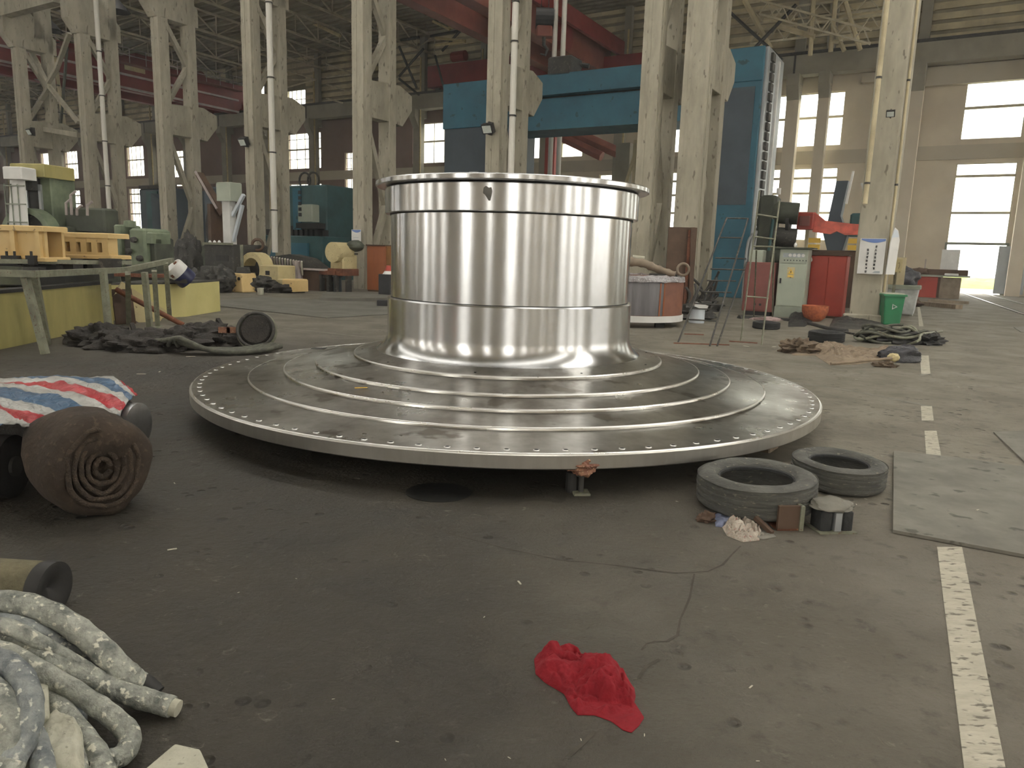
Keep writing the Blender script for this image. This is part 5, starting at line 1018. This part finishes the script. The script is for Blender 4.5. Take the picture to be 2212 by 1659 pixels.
for q in (-2.4, -.9, .7, 2.3): obj('support_foot', MB().box(.95*math.cos(q)-.1, .95*math.cos(q)+.1, .95*math.sin(q)-.1, .95*math.sin(q)+.1, 0, .13), 'black', t)
t = thing('fabric_wrapped_tube', 'tan wrapped tube with a steel ring end lying on the brick red drum', 'tube', (2.75, 16.9, 1.17), 0)
obj('tube_body', MB().tube(catmull([(-.3, 0, .28), (.1, 0, .26), (.5, 0, .12), (.85, -.1, .02)]), [.10+.02*(i % 3 == 0)-.002*i for i in range(19)], n=12), 'tanpole', t, smooth=60); obj('white_cap', MB().cyl((-.12, 0, .38), (.15, 0, .36), .05), 'plaster', t)
obj('ring_end', MB().tube([(1.02+.13*math.cos(q), -.1, .14+.13*math.sin(q)) for q in [2*PI*i/24 for i in range(24)]], .03, closed=True), 'tanpole', t, smooth=60); obj('cradle', MB().box(.3, .9, -.1, .1, -.03, .03), 'iron', t)
# rolling stair ladder and frame tower
t = thing('step_ladder', 'thin steel step ladder frame with hooped top standing before the blue portal leg', 'ladder')
yA = 14.2
def LP(px, py): return Q(px, py, yA)
for a_, b_ in (((1570, 470), (1465, 739)), ((1616, 472), (1533, 748)), ((1613, 566), (1549, 748))): obj('stringer', MB().cyl(P(*b_)+Vector((0, 0, 0)), Q(a_[0], a_[1], 15.2), .017), 'iron', t)
for x0, y0, x1, y1 in ((1570, 471, 1616, 472), (1554, 513, 1604, 514), (1545, 557, 1612, 559), (1535, 581, 1609, 583), (1527, 606, 1590, 607), (1517, 630, 1580, 632), (1500, 655, 1566, 660), (1488, 690, 1552, 694)): f_ = (740-y0)/268; obj('rung', MB().cyl(Q(x0, y0, 13.7+1.5*f_), Q(x1, y1, 13.7+1.5*f_), .014), 'iron', t)
obj('foot_bar', MB().cyl(P(1455, 742), P(1575, 746), .02), 'rust', t); obj('foot_bar', MB().cyl(P(1478, 722), P(1520, 724), .02), 'rust', t)
t = thing('frame_tower', 'thin grey scaffold frame with white rungs right of the step ladder', 'frame')
for a_, b_ in (((1641, 412), (1600, 736)), ((1684, 434), (1645, 745)), ((1634, 540), (1628, 690)), ((1672, 520), (1668, 700))): obj('upright', MB().cyl(P(*b_), Q(a_[0], a_[1], 14.6), .016), 'railg', t)
for x0, y0, x1, y1 in ((1637, 463, 1680, 470), (1630, 511, 1676, 517), (1628, 532, 1673, 533), (1612, 640, 1660, 644)): obj('cross_rung', MB().cyl(Q(x0, y0, 14.6-.7*(y0-412)/320), Q(x1, y1, 14.6-.7*(y0-412)/320), .014), 'railg', t)
obj('foot_bar', MB().cyl(P(1575, 738), P(1636, 742), .02), 'rust', t)
for px, py, lab in ((1492, 690, 'twisted dark steel scrap tangle between the brick red drum and the step ladder'), (1515, 640, 'dark pipe fittings heap at the foot of the blue portal leg')):
    t = thing('scrap_tangle', lab, 'scrap', P(px, py if py > 650 else 672)); rr = random.Random(px)
    for k in range(7): p = Vector((rr.uniform(-.5, .5), rr.uniform(-.2, .4), rr.uniform(.02, .3))); q = p+Vector((rr.uniform(-.6, .6), rr.uniform(-.3, .3), rr.uniform(.2, 1.0))); obj('bent_bar', MB().tube(catmull([p, (p+q)/2+Vector((.15, 0, .1)), q], 4), .035), 'iron', t)
    obj('heap', lump(MB(), (0, .1, .1), (.6, .3, .28), px, amp=.6), 'iron', t, smooth=40)
p = P(1504, 697); t = thing('white_bucket', 'pale lilac white paint can on the floor beside the brick red drum', 'can', p, 0); obj('body', MB().lathe([(0, 0), (.19, 0), (.19, .34), (0, .34)], 20), 'whitebl', t, smooth=40); obj('paper', MB().box(-.22, .1, -.12, .1, .36, .48, Matrix.Rotation(.3, 4, 'Y')), 'white', t); obj('lid_bar', MB().box(-.25, .28, -.2, -.17, .34, .37), 'iron', t)
# lengths and cloths on the floor
t = thing('rubber_hose', 'thick black hose lying along the foot of the cabinets', 'hose'); obj('hose_run', MB().tube(catmull([P(1600, 687), P(1650, 689), P(1700, 693), P(1745, 700), P(1790, 712), P(1830, 717)], 5), .07), 'black', t, smooth=60); obj('hose_end', MB().cyl(P(1596, 688), P(1604, 688), .09), 'iron', t)
tag(obj('black_mat', blob_outline([(1704, 686), (1748, 682), (1756, 694), (1738, 706), (1702, 706)], .22, 3.3, n=60, freq=2), 'black', smooth=60), 'black lumpy cloth on the floor below the grey green cabinet', 'cloth')
tag(obj('grey_sheet_heap', blob_outline([(1800, 689), (1850, 684), (1905, 697), (1912, 708), (1850, 712), (1790, 708)], .16, 9.3, n=80, freq=2), 'iron', smooth=60), 'flat dark heap at the foot of the big pillar', 'heap')
tag(obj('broken_board', blob_outline([(1720, 744), (1850, 750), (1905, 755), (1965, 762), (1925, 775), (1850, 788), (1793, 789), (1760, 768), (1712, 768), (1705, 756)], .13, 6.1, folds=.9, n=140, rings=22, freq=3.0), 'wood', smooth=40), 'heap of torn brown cardboard and boards on the floor right of the flange', 'heap')
tag(obj('curled_sacking', lump(MB(), (0, 0, .08), (.28, .2, .14), 14, amp=.8, freq=2.5), 'burlap', loc=P(1725, 762), smooth=50), 'curled brown sacking at the left end of the cardboard heap', 'cloth')
t = thing('wooden_pole', 'thin pale wooden pole with knobbed end lying on the cardboard heap', 'pole'); obj('shaft', MB().cyl(P(1795, 786, .06), P(1926, 774, .14), .022), 'wood', t); obj('knob', lump(MB(), tuple(P(1931, 772, .14)), (.09, .06, .07), 3, flat=-1), 'cream', t, smooth=60)
tag(obj('dark_bundle', lump(MB(), (0, 0, .09), (.34, .22, .17), 24, amp=.4), 'bag', loc=P(1946, 780), smooth=50), 'dark blue grey bundle at the right end of the cardboard heap', 'bundle')
tag(obj('frayed_scrap', lump(MB(), (0, 0, .02), (.15, .08, .06), 44, amp=.9), 'burlap', loc=P(1915, 793), smooth=50), 'frayed brown scrap in front of the cardboard heap', 'scrap')
t = thing('cable_heap', 'tangled heap of black cables and torch hoses in front of the green bin', 'cables', P(1935, 742)); rr = random.Random(9)
for k in range(14):
    cx_, r0 = rr.uniform(-.45, .35), rr.uniform(.14, .42); pts = []
    for i in range(14): q = 2*PI*i/13*rr.uniform(.95, 1.0)+k; pts.append((cx_+r0*math.cos(q)*1.25, .1+r0*math.sin(q)*.8, .04+.02*k+.06*math.sin(q*2+k)))
    obj('cable_loop', MB().tube(catmull(pts, 3), .028, n=7), 'cablebk' if k % 4 else 'railg', t, smooth=60)
obj('core', lump(MB(), (0, .1, .1), (.55, .35, .2), 77, amp=.5, freq=2.5), 'black', t, smooth=50); obj('core', lump(MB(), (.6, -.05, .06), (.3, .18, .14), 71, amp=.5, freq=2.5), 'black', t, smooth=50)
t = thing('long_rod', 'long thin dark rod on the floor running right to a clamp past the tape line', 'rod'); obj('shaft', MB().cyl(P(1822, 717, .02), P(1898, 731, .03), .025), 'iron', t); obj('bow', MB().tube(catmull([P(1960, 745, .05), P(1985, 735, .2), P(1992, 722, .2), P(2035, 716, .04)]), .025), 'railg', t, smooth=60); obj('clamp', lump(MB(), tuple(P(2008, 723, .05)), (.22, .08, .10), 3, amp=.4), 'iron', t)
for i, (x0, y0, x1, y1, r_, m_) in enumerate(((1985, 655, 2072, 663, .16, 'wood'), (2004, 650, 2092, 654, .12, 'tanpole'), (2015, 648, 2058, 652, .10, 'wood'))):
    t = thing('timber_baulk', ('nearest', 'rearmost', 'shortest')[i]+' brown timber on the floor before the red workbench', 'timber'); obj('baulk', MB().bar(P(x0, y0, r_/2), P(x1, y1, r_/2), r_*2, r_), m_, t)
tag(obj('brown_clump', lump(MB(), (0, 0, .1), (.3, .3, .2), 55, amp=.5), 'brown', loc=P(1972, 662), smooth=50), 'small brown clump left of the timbers by the tape line', 'clump')
# rails in the floor
for i, (a_, b_) in enumerate((((2076, 633), (2212, 680)), ((2121, 633), (2212, 658)))):
    p, q = P(*a_), P(*b_); d = (p-q).normalized(); q2 = q-d*9; t = thing('floor_rail', ('left', 'right')[i]+' steel rail set in the floor leading out through the bright doorway', 'rail'); obj('rail_head', MB().bar((p.x, p.y, .01), (q2.x, q2.y, .01), .09, .04), 'steel', t); obj('rail_groove', MB().bar((p.x+.14, p.y, .003), (q2.x+.14, q2.y, .003), .12, .008), 'dark', t)
# scuffed plates on the right
slab('floor_plate', 'thick scuffed steel plate lying over the tape line at the right edge', [(1928, 1152), (1930, 979), (2060, 992), (2330, 1030), (2420, 1245)], .022, 'plate')
slab('floor_plate', 'corner of a thin pale plate on the floor just beyond the thick plate', [(2146, 936), (2300, 930), (2420, 1010), (2215, 1003)], .015, 'plate')
slab('floor_plate', 'far thin pale plate on the floor at the right edge below the rails', [(2190, 708), (2212, 706), (2290, 712), (2280, 722), (2205, 718)], .015, 'plate')
# floor markings
def strip(name, pts, w0, m='paint', z=.0025, jag=0, seed=0):
    ps = [P(*p) for p in pts]; out = []
    for i in range(len(ps)-1):
        n = max(1, int((ps[i+1]-ps[i]).length/.12)) if jag else 1
        out += [ps[i].lerp(ps[i+1], k/n) for k in range(n)]
    out.append(ps[-1]); vs = []; fs = []
    for i, p in enumerate(out):
        d = (out[min(i+1, len(out)-1)]-out[max(i-1, 0)]).normalized(); x = Vector((-d.y, d.x, 0)); j = jag*fbm(i*.7, seed, 1)
        ww = w0*(1+.5*j); vs += [p+x*(ww/2+j*w0*.5), p-x*(ww/2-j*w0*.5)]
    vs = [(v[0], v[1], z) for v in vs]
    for i in range(len(out)-1): fs.append((2*i, 2*i+1, 2*i+3, 2*i+2))
    return MB().add(vs, fs)
def quad(pts, z=.0025): return MB().add([(P(*p).x, P(*p).y, z) for p in pts], [tuple(range(len(pts)))])
k = 0
for pts in ([(2024, 1182), (2078, 1182), (2178, 1690), (2086, 1690)], [(1997, 931), (2023, 931), (2034, 990), (2001, 990)], [(1989, 877), (2013, 877), (2017, 909), (1991, 909)], [(1987, 768), (2006, 768), (2010, 808), (1990, 808)], [(1984, 712), (1994, 712), (2000, 745), (1987, 745)], [(1980, 648), (1984, 648), (1995, 705), (1985, 705)]):
    k += 1; struct('floor_marking_%d' % k, quad(pts), 'paint')
for pts in ([(613, 709), (827, 732)], [(400, 660), (640, 682)], [(1381, 755), (1500, 768), (1640, 780), (1757, 790)], [(1765, 791), (1822, 800)], [(1852, 803), (1917, 806)], [(1985, 811), (2010, 808)], [(1712, 826), (1838, 844), (1920, 860), (2010, 878)]):
    k += 1; struct('floor_marking_%d' % k, strip('m', pts, .055), 'line')
ck = 0
for pts, w0 in (([(1500, 1240), (1490, 1290), (1470, 1340), (1462, 1372), (1440, 1386)], .010), ([(1440, 1386), (1415, 1386), (1396, 1392), (1385, 1405)], .008), ([(1425, 1425), (1398, 1440), (1380, 1466)], .016), ([(1600, 1180), (1560, 1220), (1530, 1235), (1460, 1238), (1400, 1230), (1330, 1222)], .010), ([(1285, 1580), (1262, 1605), (1226, 1632)], .014), ([(1330, 1222), (1210, 1210), (1090, 1185), (960, 1150)], .010), ([(660, 1430), (640, 1445), (618, 1460)], .008)):
    ck += 1; struct('trim_%d' % (ck+3), strip('c', pts, w0, z=.0018, jag=1.2, seed=ck), 'crack')
# ================================================================ left foreground
# brown felt roll
rl = P(150, 1132); t = thing('felt_roll', 'brown rolled felt bale with spiral end lying below the striped tarpaulin', 'roll', (rl.x-.05, rl.y+.30, .295), math.radians(-44))
R_ = .29; L_ = .62
b = MB(); n = 48; prof_ = [(0, -L_*.5), (R_*.8, -L_*.5), (R_*.95, -L_*.42), (R_*1.02, -L_*.25), (R_*1.03, -L_*.1), (R_*1.0, L_*.05), (R_*.99, L_*.2), (R_*.97, L_*.33), (R_*.92, L_*.42), (R_*.78, L_*.46), (R_*.5, L_*.44), (R_*.2, L_*.38), (0, L_*.34)]
b.lathe(prof_, n, mtx=Matrix.Rotation(PI/2, 4, 'Y'), closed=False); b.v = [(x+.05*fbm(y*4, z*4, 3)+.25*z*.3, y*(1+.12*fbm(x*4, y*3, z*3)), max(-.293, z*(1+.12*fbm(x*4+5, y*3, z*3))-.015*(1-abs(y)/.3))) for x, y, z in b.v]; obj('bale', b, 'roll', t, smooth=60)
for j in range(5):
    rr_ = .05+.045*j; obj('spiral_layer', MB().tube([(L_*.415+.03*(rr_/.28)+.012*fbm(q*2, j, 1), rr_*(1+.12*fbm(q, j*3, 2))*math.cos(q)*.8, rr_*(1+.12*fbm(q, j, 5))*math.sin(q)) for q in [.4*j+2*PI*i/36*.93 for i in range(37)]], .015, n=8), 'rollend', t, smooth=60)
t = thing('black_roll', 'black roll in shadow at the left edge behind the felt bale', 'roll', (rl.x-.95, rl.y+.35, .20), .1); obj('bale', MB().lathe([(0, -.4), (.19, -.4), (.2, 0), (.19, .4), (0, .4)], 32, mtx=Matrix.Rotation(PI/2, 4, 'Y')), 'black', t, smooth=40); obj('core', MB().cyl((.38, 0, 0), (.42, 0, 0), .06), 'iron', t)
# striped tarpaulin over a casting
def tarp():
    rows = 26; cols = 60; vs = []; fs = []; uv = []
    back = [P(-120, 826, .46), P(0, 822, .47), P(120, 813, .48), P(245, 815, .45), P(298, 856, .40)]
    front = [P(-120, 905, .58), P(0, 915, .54), P(90, 925, .44), P(207, 950, .30), P(252, 905, .30)]
    def cr(ps, u):
        f = u*(len(ps)-1); i = min(int(f), len(ps)-2); t_ = f-i; p0, p1, p2, p3 = ps[max(i-1, 0)], ps[i], ps[i+1], ps[min(i+2, len(ps)-1)]
        return .5*((2*p1)+(p2-p0)*t_+(2*p0-5*p1+4*p2-p3)*t_*t_+(3*p1-p0-3*p2+p3)*t_**3)
    for i in range(rows+1):
        v = i/rows
        for j in range(cols+1):
            u = j/cols; p = cr(back, u).lerp(cr(front, u), v)
            z = p.z+.05*math.sin(PI*v)*(1-.5*u)+.028*fbm(p.x*4, p.y*4, 1)+.016*abs(fbm(p.x*9+p.y*4, p.y*9, 3))*2
            vs.append((p.x, p.y, z)); uv.append((u*3, v*1.7+u*(-1.0)+.10*fbm(u*3, v*2, 2)+1.25))
    for i in range(rows):
        for j in range(cols): a = i*(cols+1)+j; fs.append((a, a+cols+1, a+cols+2, a+1))
    b = MB().add(vs, fs); b.uv = uv; return b
to = tag(obj('striped_tarpaulin', tarp(), 'tarp', smooth=60), 'red white and blue striped plastic tarpaulin draped at the left edge', 'tarpaulin')
sm = to.modifiers.new('thickness', 'SOLIDIFY'); sm.thickness = .004
c0 = P(60, 990, 0); t = thing('covered_casting', 'dark round edged casting hidden under the striped tarpaulin', 'casting', (-3.15, 5.3, 0), -.1)
obj('body', MB().bbox(-1.3, .27, -.35, .42, 0, .34, .08), 'darkcloth', t); obj('flange_end', MB().cyl((.30, .1, .20), (.36, .1, .20), .17, n=28), 'steel', t, smooth=40); obj('strap', MB().box(.02, .1, -.42, -.36, .05, .09), 'white', t)
tag(obj('white_paper_strip', MB().bar((0, 0, .01), (.16, -.02, .03), .05, .006), 'white', loc=P(235, 945), rotz=.1), 'white paper strip on the floor at the tarpaulin corner', 'paper')
# dark sleeve below the roll
t = thing('brown_pipe_end', 'short olive brown pipe with black open end above the dusty hoses', 'pipe', tuple(P(22, 1265, .10)), math.radians(-4))
obj('pipe_wall', MB().lathe([(.085, -.5), (.110, -.5), (.110, .17), (.098, .17), (.085, .1)], 32, mtx=Matrix.Rotation(PI/2, 4, 'Y')), mat('olive_brown_sleeve', (.17, .15, .09), .85, c2=(.10, .09, .055), scale=7, bump=.4), t, smooth=50); obj('open_end', MB().lathe([(0, .05), (.112, .14), (.118, .17), (.112, .20), (.09, .205), (0, .16)], 28, mtx=Matrix.Rotation(PI/2, 4, 'Y')), 'black', t, smooth=50)
# dusty hoses
def hose(pts, r, m, lab, end=None, rough=.10):
    p3 = catmull([P(x, y, h_) for x, y, h_ in pts], 8); n = len(p3)
    rs = [r*1.16*(1+rough*fbm(i*.35, r*90, 2)) for i in range(n)]
    t = thing('dusty_hose', lab, 'hose'); obj('hose_run', MB().tube(p3, rs, n=18), m, t, smooth=60)
    if end: d = (p3[-1]-p3[-2]).normalized(); obj('hose_end', MB().cyl(p3[-1], p3[-1]+d*end[1], r*end[2], n=18), end[0], t, smooth=50)
    return t
hose([(-120, 1310, .34), (0, 1302, .33), (70, 1312, .31), (145, 1345, .27), (210, 1395, .21), (262, 1448, .14), (300, 1478, .07)], .036, 'hose', 'topmost pale dusty hose arching over the bundle at lower left')
hose([(285, 1462, .09), (315, 1478, .07), (338, 1500, .04)], .027, 'black', 'short black glossy hose end with white flecks beside the bundle')
hose([(-120, 1372, .28), (0, 1378, .26), (90, 1420, .22), (180, 1462, .15), (270, 1497, .09), (330, 1515, .05), (372, 1527, .035)], .030, 'hose', 'dusty hose ending in a pale worn tip that points right', end=('plaster', .022, .92))
hose([(-120, 1395, .30), (0, 1408, .27), (90, 1452, .21), (180, 1505, .14), (245, 1550, .09), (280, 1590, .05), (268, 1628, .04), (225, 1650, .05), (190, 1700, .04)], .028, 'hose', 'dusty hose bending back in a hook at the right of the bundle')
hose([(60, 1455, .17), (120, 1520, .13), (175, 1585, .09), (215, 1640, .07), (240, 1720, .05)], .028, 'hose', 'dusty hose dropping to the bottom edge, inner one of two')
hose([(95, 1475, .14), (140, 1560, .10), (165, 1640, .08), (170, 1720, .06)], .024, 'hose', 'darker dusty hose dropping to the bottom edge, outer one of two')
hose([(-60, 1420, .34), (0, 1428, .33), (45, 1462, .31), (66, 1530, .26), (52, 1600, .20), (5, 1668, .16)], .030, 'hosed', 'blue grey dusty hose curling down at the left edge')
hose([(-80, 1350, .33), (10, 1352, .32), (80, 1385, .27), (150, 1425, .20), (225, 1470, .13), (300, 1500, .06)], .022, 'hose', 'thin mottled hose between the topmost hose and the pale-tipped one')
hose([(20, 1480, .22), (60, 1560, .18), (90, 1640, .14), (100, 1720, .10)], .026, 'hosed', 'short grey hose running down beside the plaster lump')
hose([(-60, 1470, .30), (-10, 1500, .29), (25, 1560, .24), (25, 1630, .18), (0, 1700, .14)], .034, 'hose', 'thick pale hose loop lowest at the left edge')
hose([(-100, 1335, .30), (20, 1345, .29), (85, 1368, .25), (135, 1398, .20), (205, 1432, .14), (262, 1470, .09)], .024, 'hosed', 'dark grey hose inside the bundle below the topmost one')
hose([(105, 1405, .20), (150, 1430, .17), (185, 1452, .14), (235, 1478, .10)], .012, 'cream', 'thin cream stripped hose strand lying in the bundle')
tag(obj('hose_core', lump(MB(), (-.1, 0, .03), (.30, .22, .10), 5, amp=.3), 'hosed', loc=tuple(P(30, 1640)), smooth=60), 'dusty grey core of the hose bundle at lower left', 'hose')
def facets(name, pts, lab, m, cat):
    hi = [P(*p) for p in pts]; c = sum(hi, Vector())/len(hi); lo = [Vector((c.x+(p.x-c.x)*1.05, c.y+(p.y-c.y)*1.05, max(0.002, p.z-.16))) for p in hi]; n = len(hi)
    b = MB().add([tuple(p) for p in hi+lo]+[(c.x, c.y, c.z+.012)], [(i, (i+1) % n, 2*n) for i in range(n)]+[(i, i+n, (i+1) % n+n, (i+1) % n) for i in range(n)]+[tuple(range(2*n-1, n-1, -1))])
    return tag(obj(name, b, m, bevel=.006), lab, cat)
facets('plaster_lump', [(60, 1440, .20), (96, 1432, .20), (104, 1475, .19), (106, 1545, .16), (84, 1555, .16), (74, 1500, .18)], 'pale angular plaster caked lump standing between the hoses', 'plaster', 'lump')
tag(obj('crusted_cloth', blob_outline([(85, 1560), (110, 1545), (150, 1560), (180, 1590), (184, 1680), (90, 1680), (80, 1610)], .06, 8.1, folds=.4, n=80, freq=5, z0=.10), 'plaster', smooth=60), 'pale stiff plaster caked cloth at the bottom of the hose bundle', 'cloth')
tag(obj('plaster_strip', blob_outline([(0, 1640), (60, 1600), (104, 1618), (98, 1640), (60, 1665), (20, 1690)], .03, 3.1, folds=.4, n=60, freq=5, z0=.10), 'plaster', smooth=60), 'pale crusted strip curving along the bottom left edge', 'cloth')
# white block at the bottom
p = P(372, 1600, .11); b = MB(); tp = [P(378, 1605, .11), P(432, 1617, .11), P(470, 1700, .11), P(265, 1700, .11)]
bs = [Vector((v.x*1.0+(.012 if i in (1, 2) else -.006), v.y-.0, 0)) for i, v in enumerate(tp)]
b.add([tuple(v) for v in tp+bs], [(0, 1, 2, 3), (7, 6, 5, 4)]+[(i, i+4, (i+1) % 4+4, (i+1) % 4) for i in range(4)])
b.prism([(0, 0)]*3, 0, 0) if False else None
tag(obj('white_block', b, 'plaster', bevel=.006), 'dusty white rectangular block lying at the bottom edge, right of the hoses', 'block')
# small litter
lit = [(1122, 1259, .018), (372, 1187, .022), (377, 1044, .012), (1622, 1484, .012), (1462, 1083, .008), (1046, 1333, .006), (858, 1602, .006), (1392, 1588, .007), (1637, 1644, .006), (1255, 1598, .006), (720, 1510, .005), (962, 1641, .005), (2112, 1102, .016), (1906, 985, .012), (1880, 1068, .016), (1870, 1078, .010), (1868, 985, .010), (1850, 820, .02), (2070, 836, .02), (305, 808, .05), (345, 803, .03), (412, 770, .06), (1612, 748, .06), (1672, 749, .06), (1100, 1637, .006), (515, 1280, .005), (640, 1250, .005), (1850, 1090, .010)]
s0 = None
for i, (px, py, s_) in enumerate(lit):
    p = P(px, py, .024 if (2060 < px and 1000 < py < 1150) else .001)
    if s0 is None:
        s0 = tag(obj('paper_scrap', MB().box(-1, 1, -.22, .22, 0, .18), 'scrap', loc=p), 'tiny pale scrap of litter lying on the workshop floor', 'litter', 'tiny pale litter scattered on the floor'); o = s0
    else: o = s0.copy(); COL.objects.link(o); o.location = p
    o.scale = (s_, s_, min(s_, .02)); o.rotation_euler.z = (i*1.7) % 3.1-1.2
s0['label'] = 'tiny pale scrap of litter lying on the workshop floor'
EXPO = 2.85
S.view_settings.view_transform = 'Standard'; S.view_settings.look = 'None'; S.view_settings.gamma = 1; S.view_settings.exposure = EXPO
S.render.film_transparent = False
S.cycles.use_adaptive_sampling = True; S.cycles.adaptive_threshold = .07; S.cycles.adaptive_min_samples = 14; S.cycles.max_bounces = 6; S.cycles.diffuse_bounces = 4; S.cycles.glossy_bounces = 3; S.cycles.transparent_max_bounces = 8
S.cycles.sample_clamp_indirect = 6; S.cycles.use_denoising = True; S.cycles.use_light_tree = True
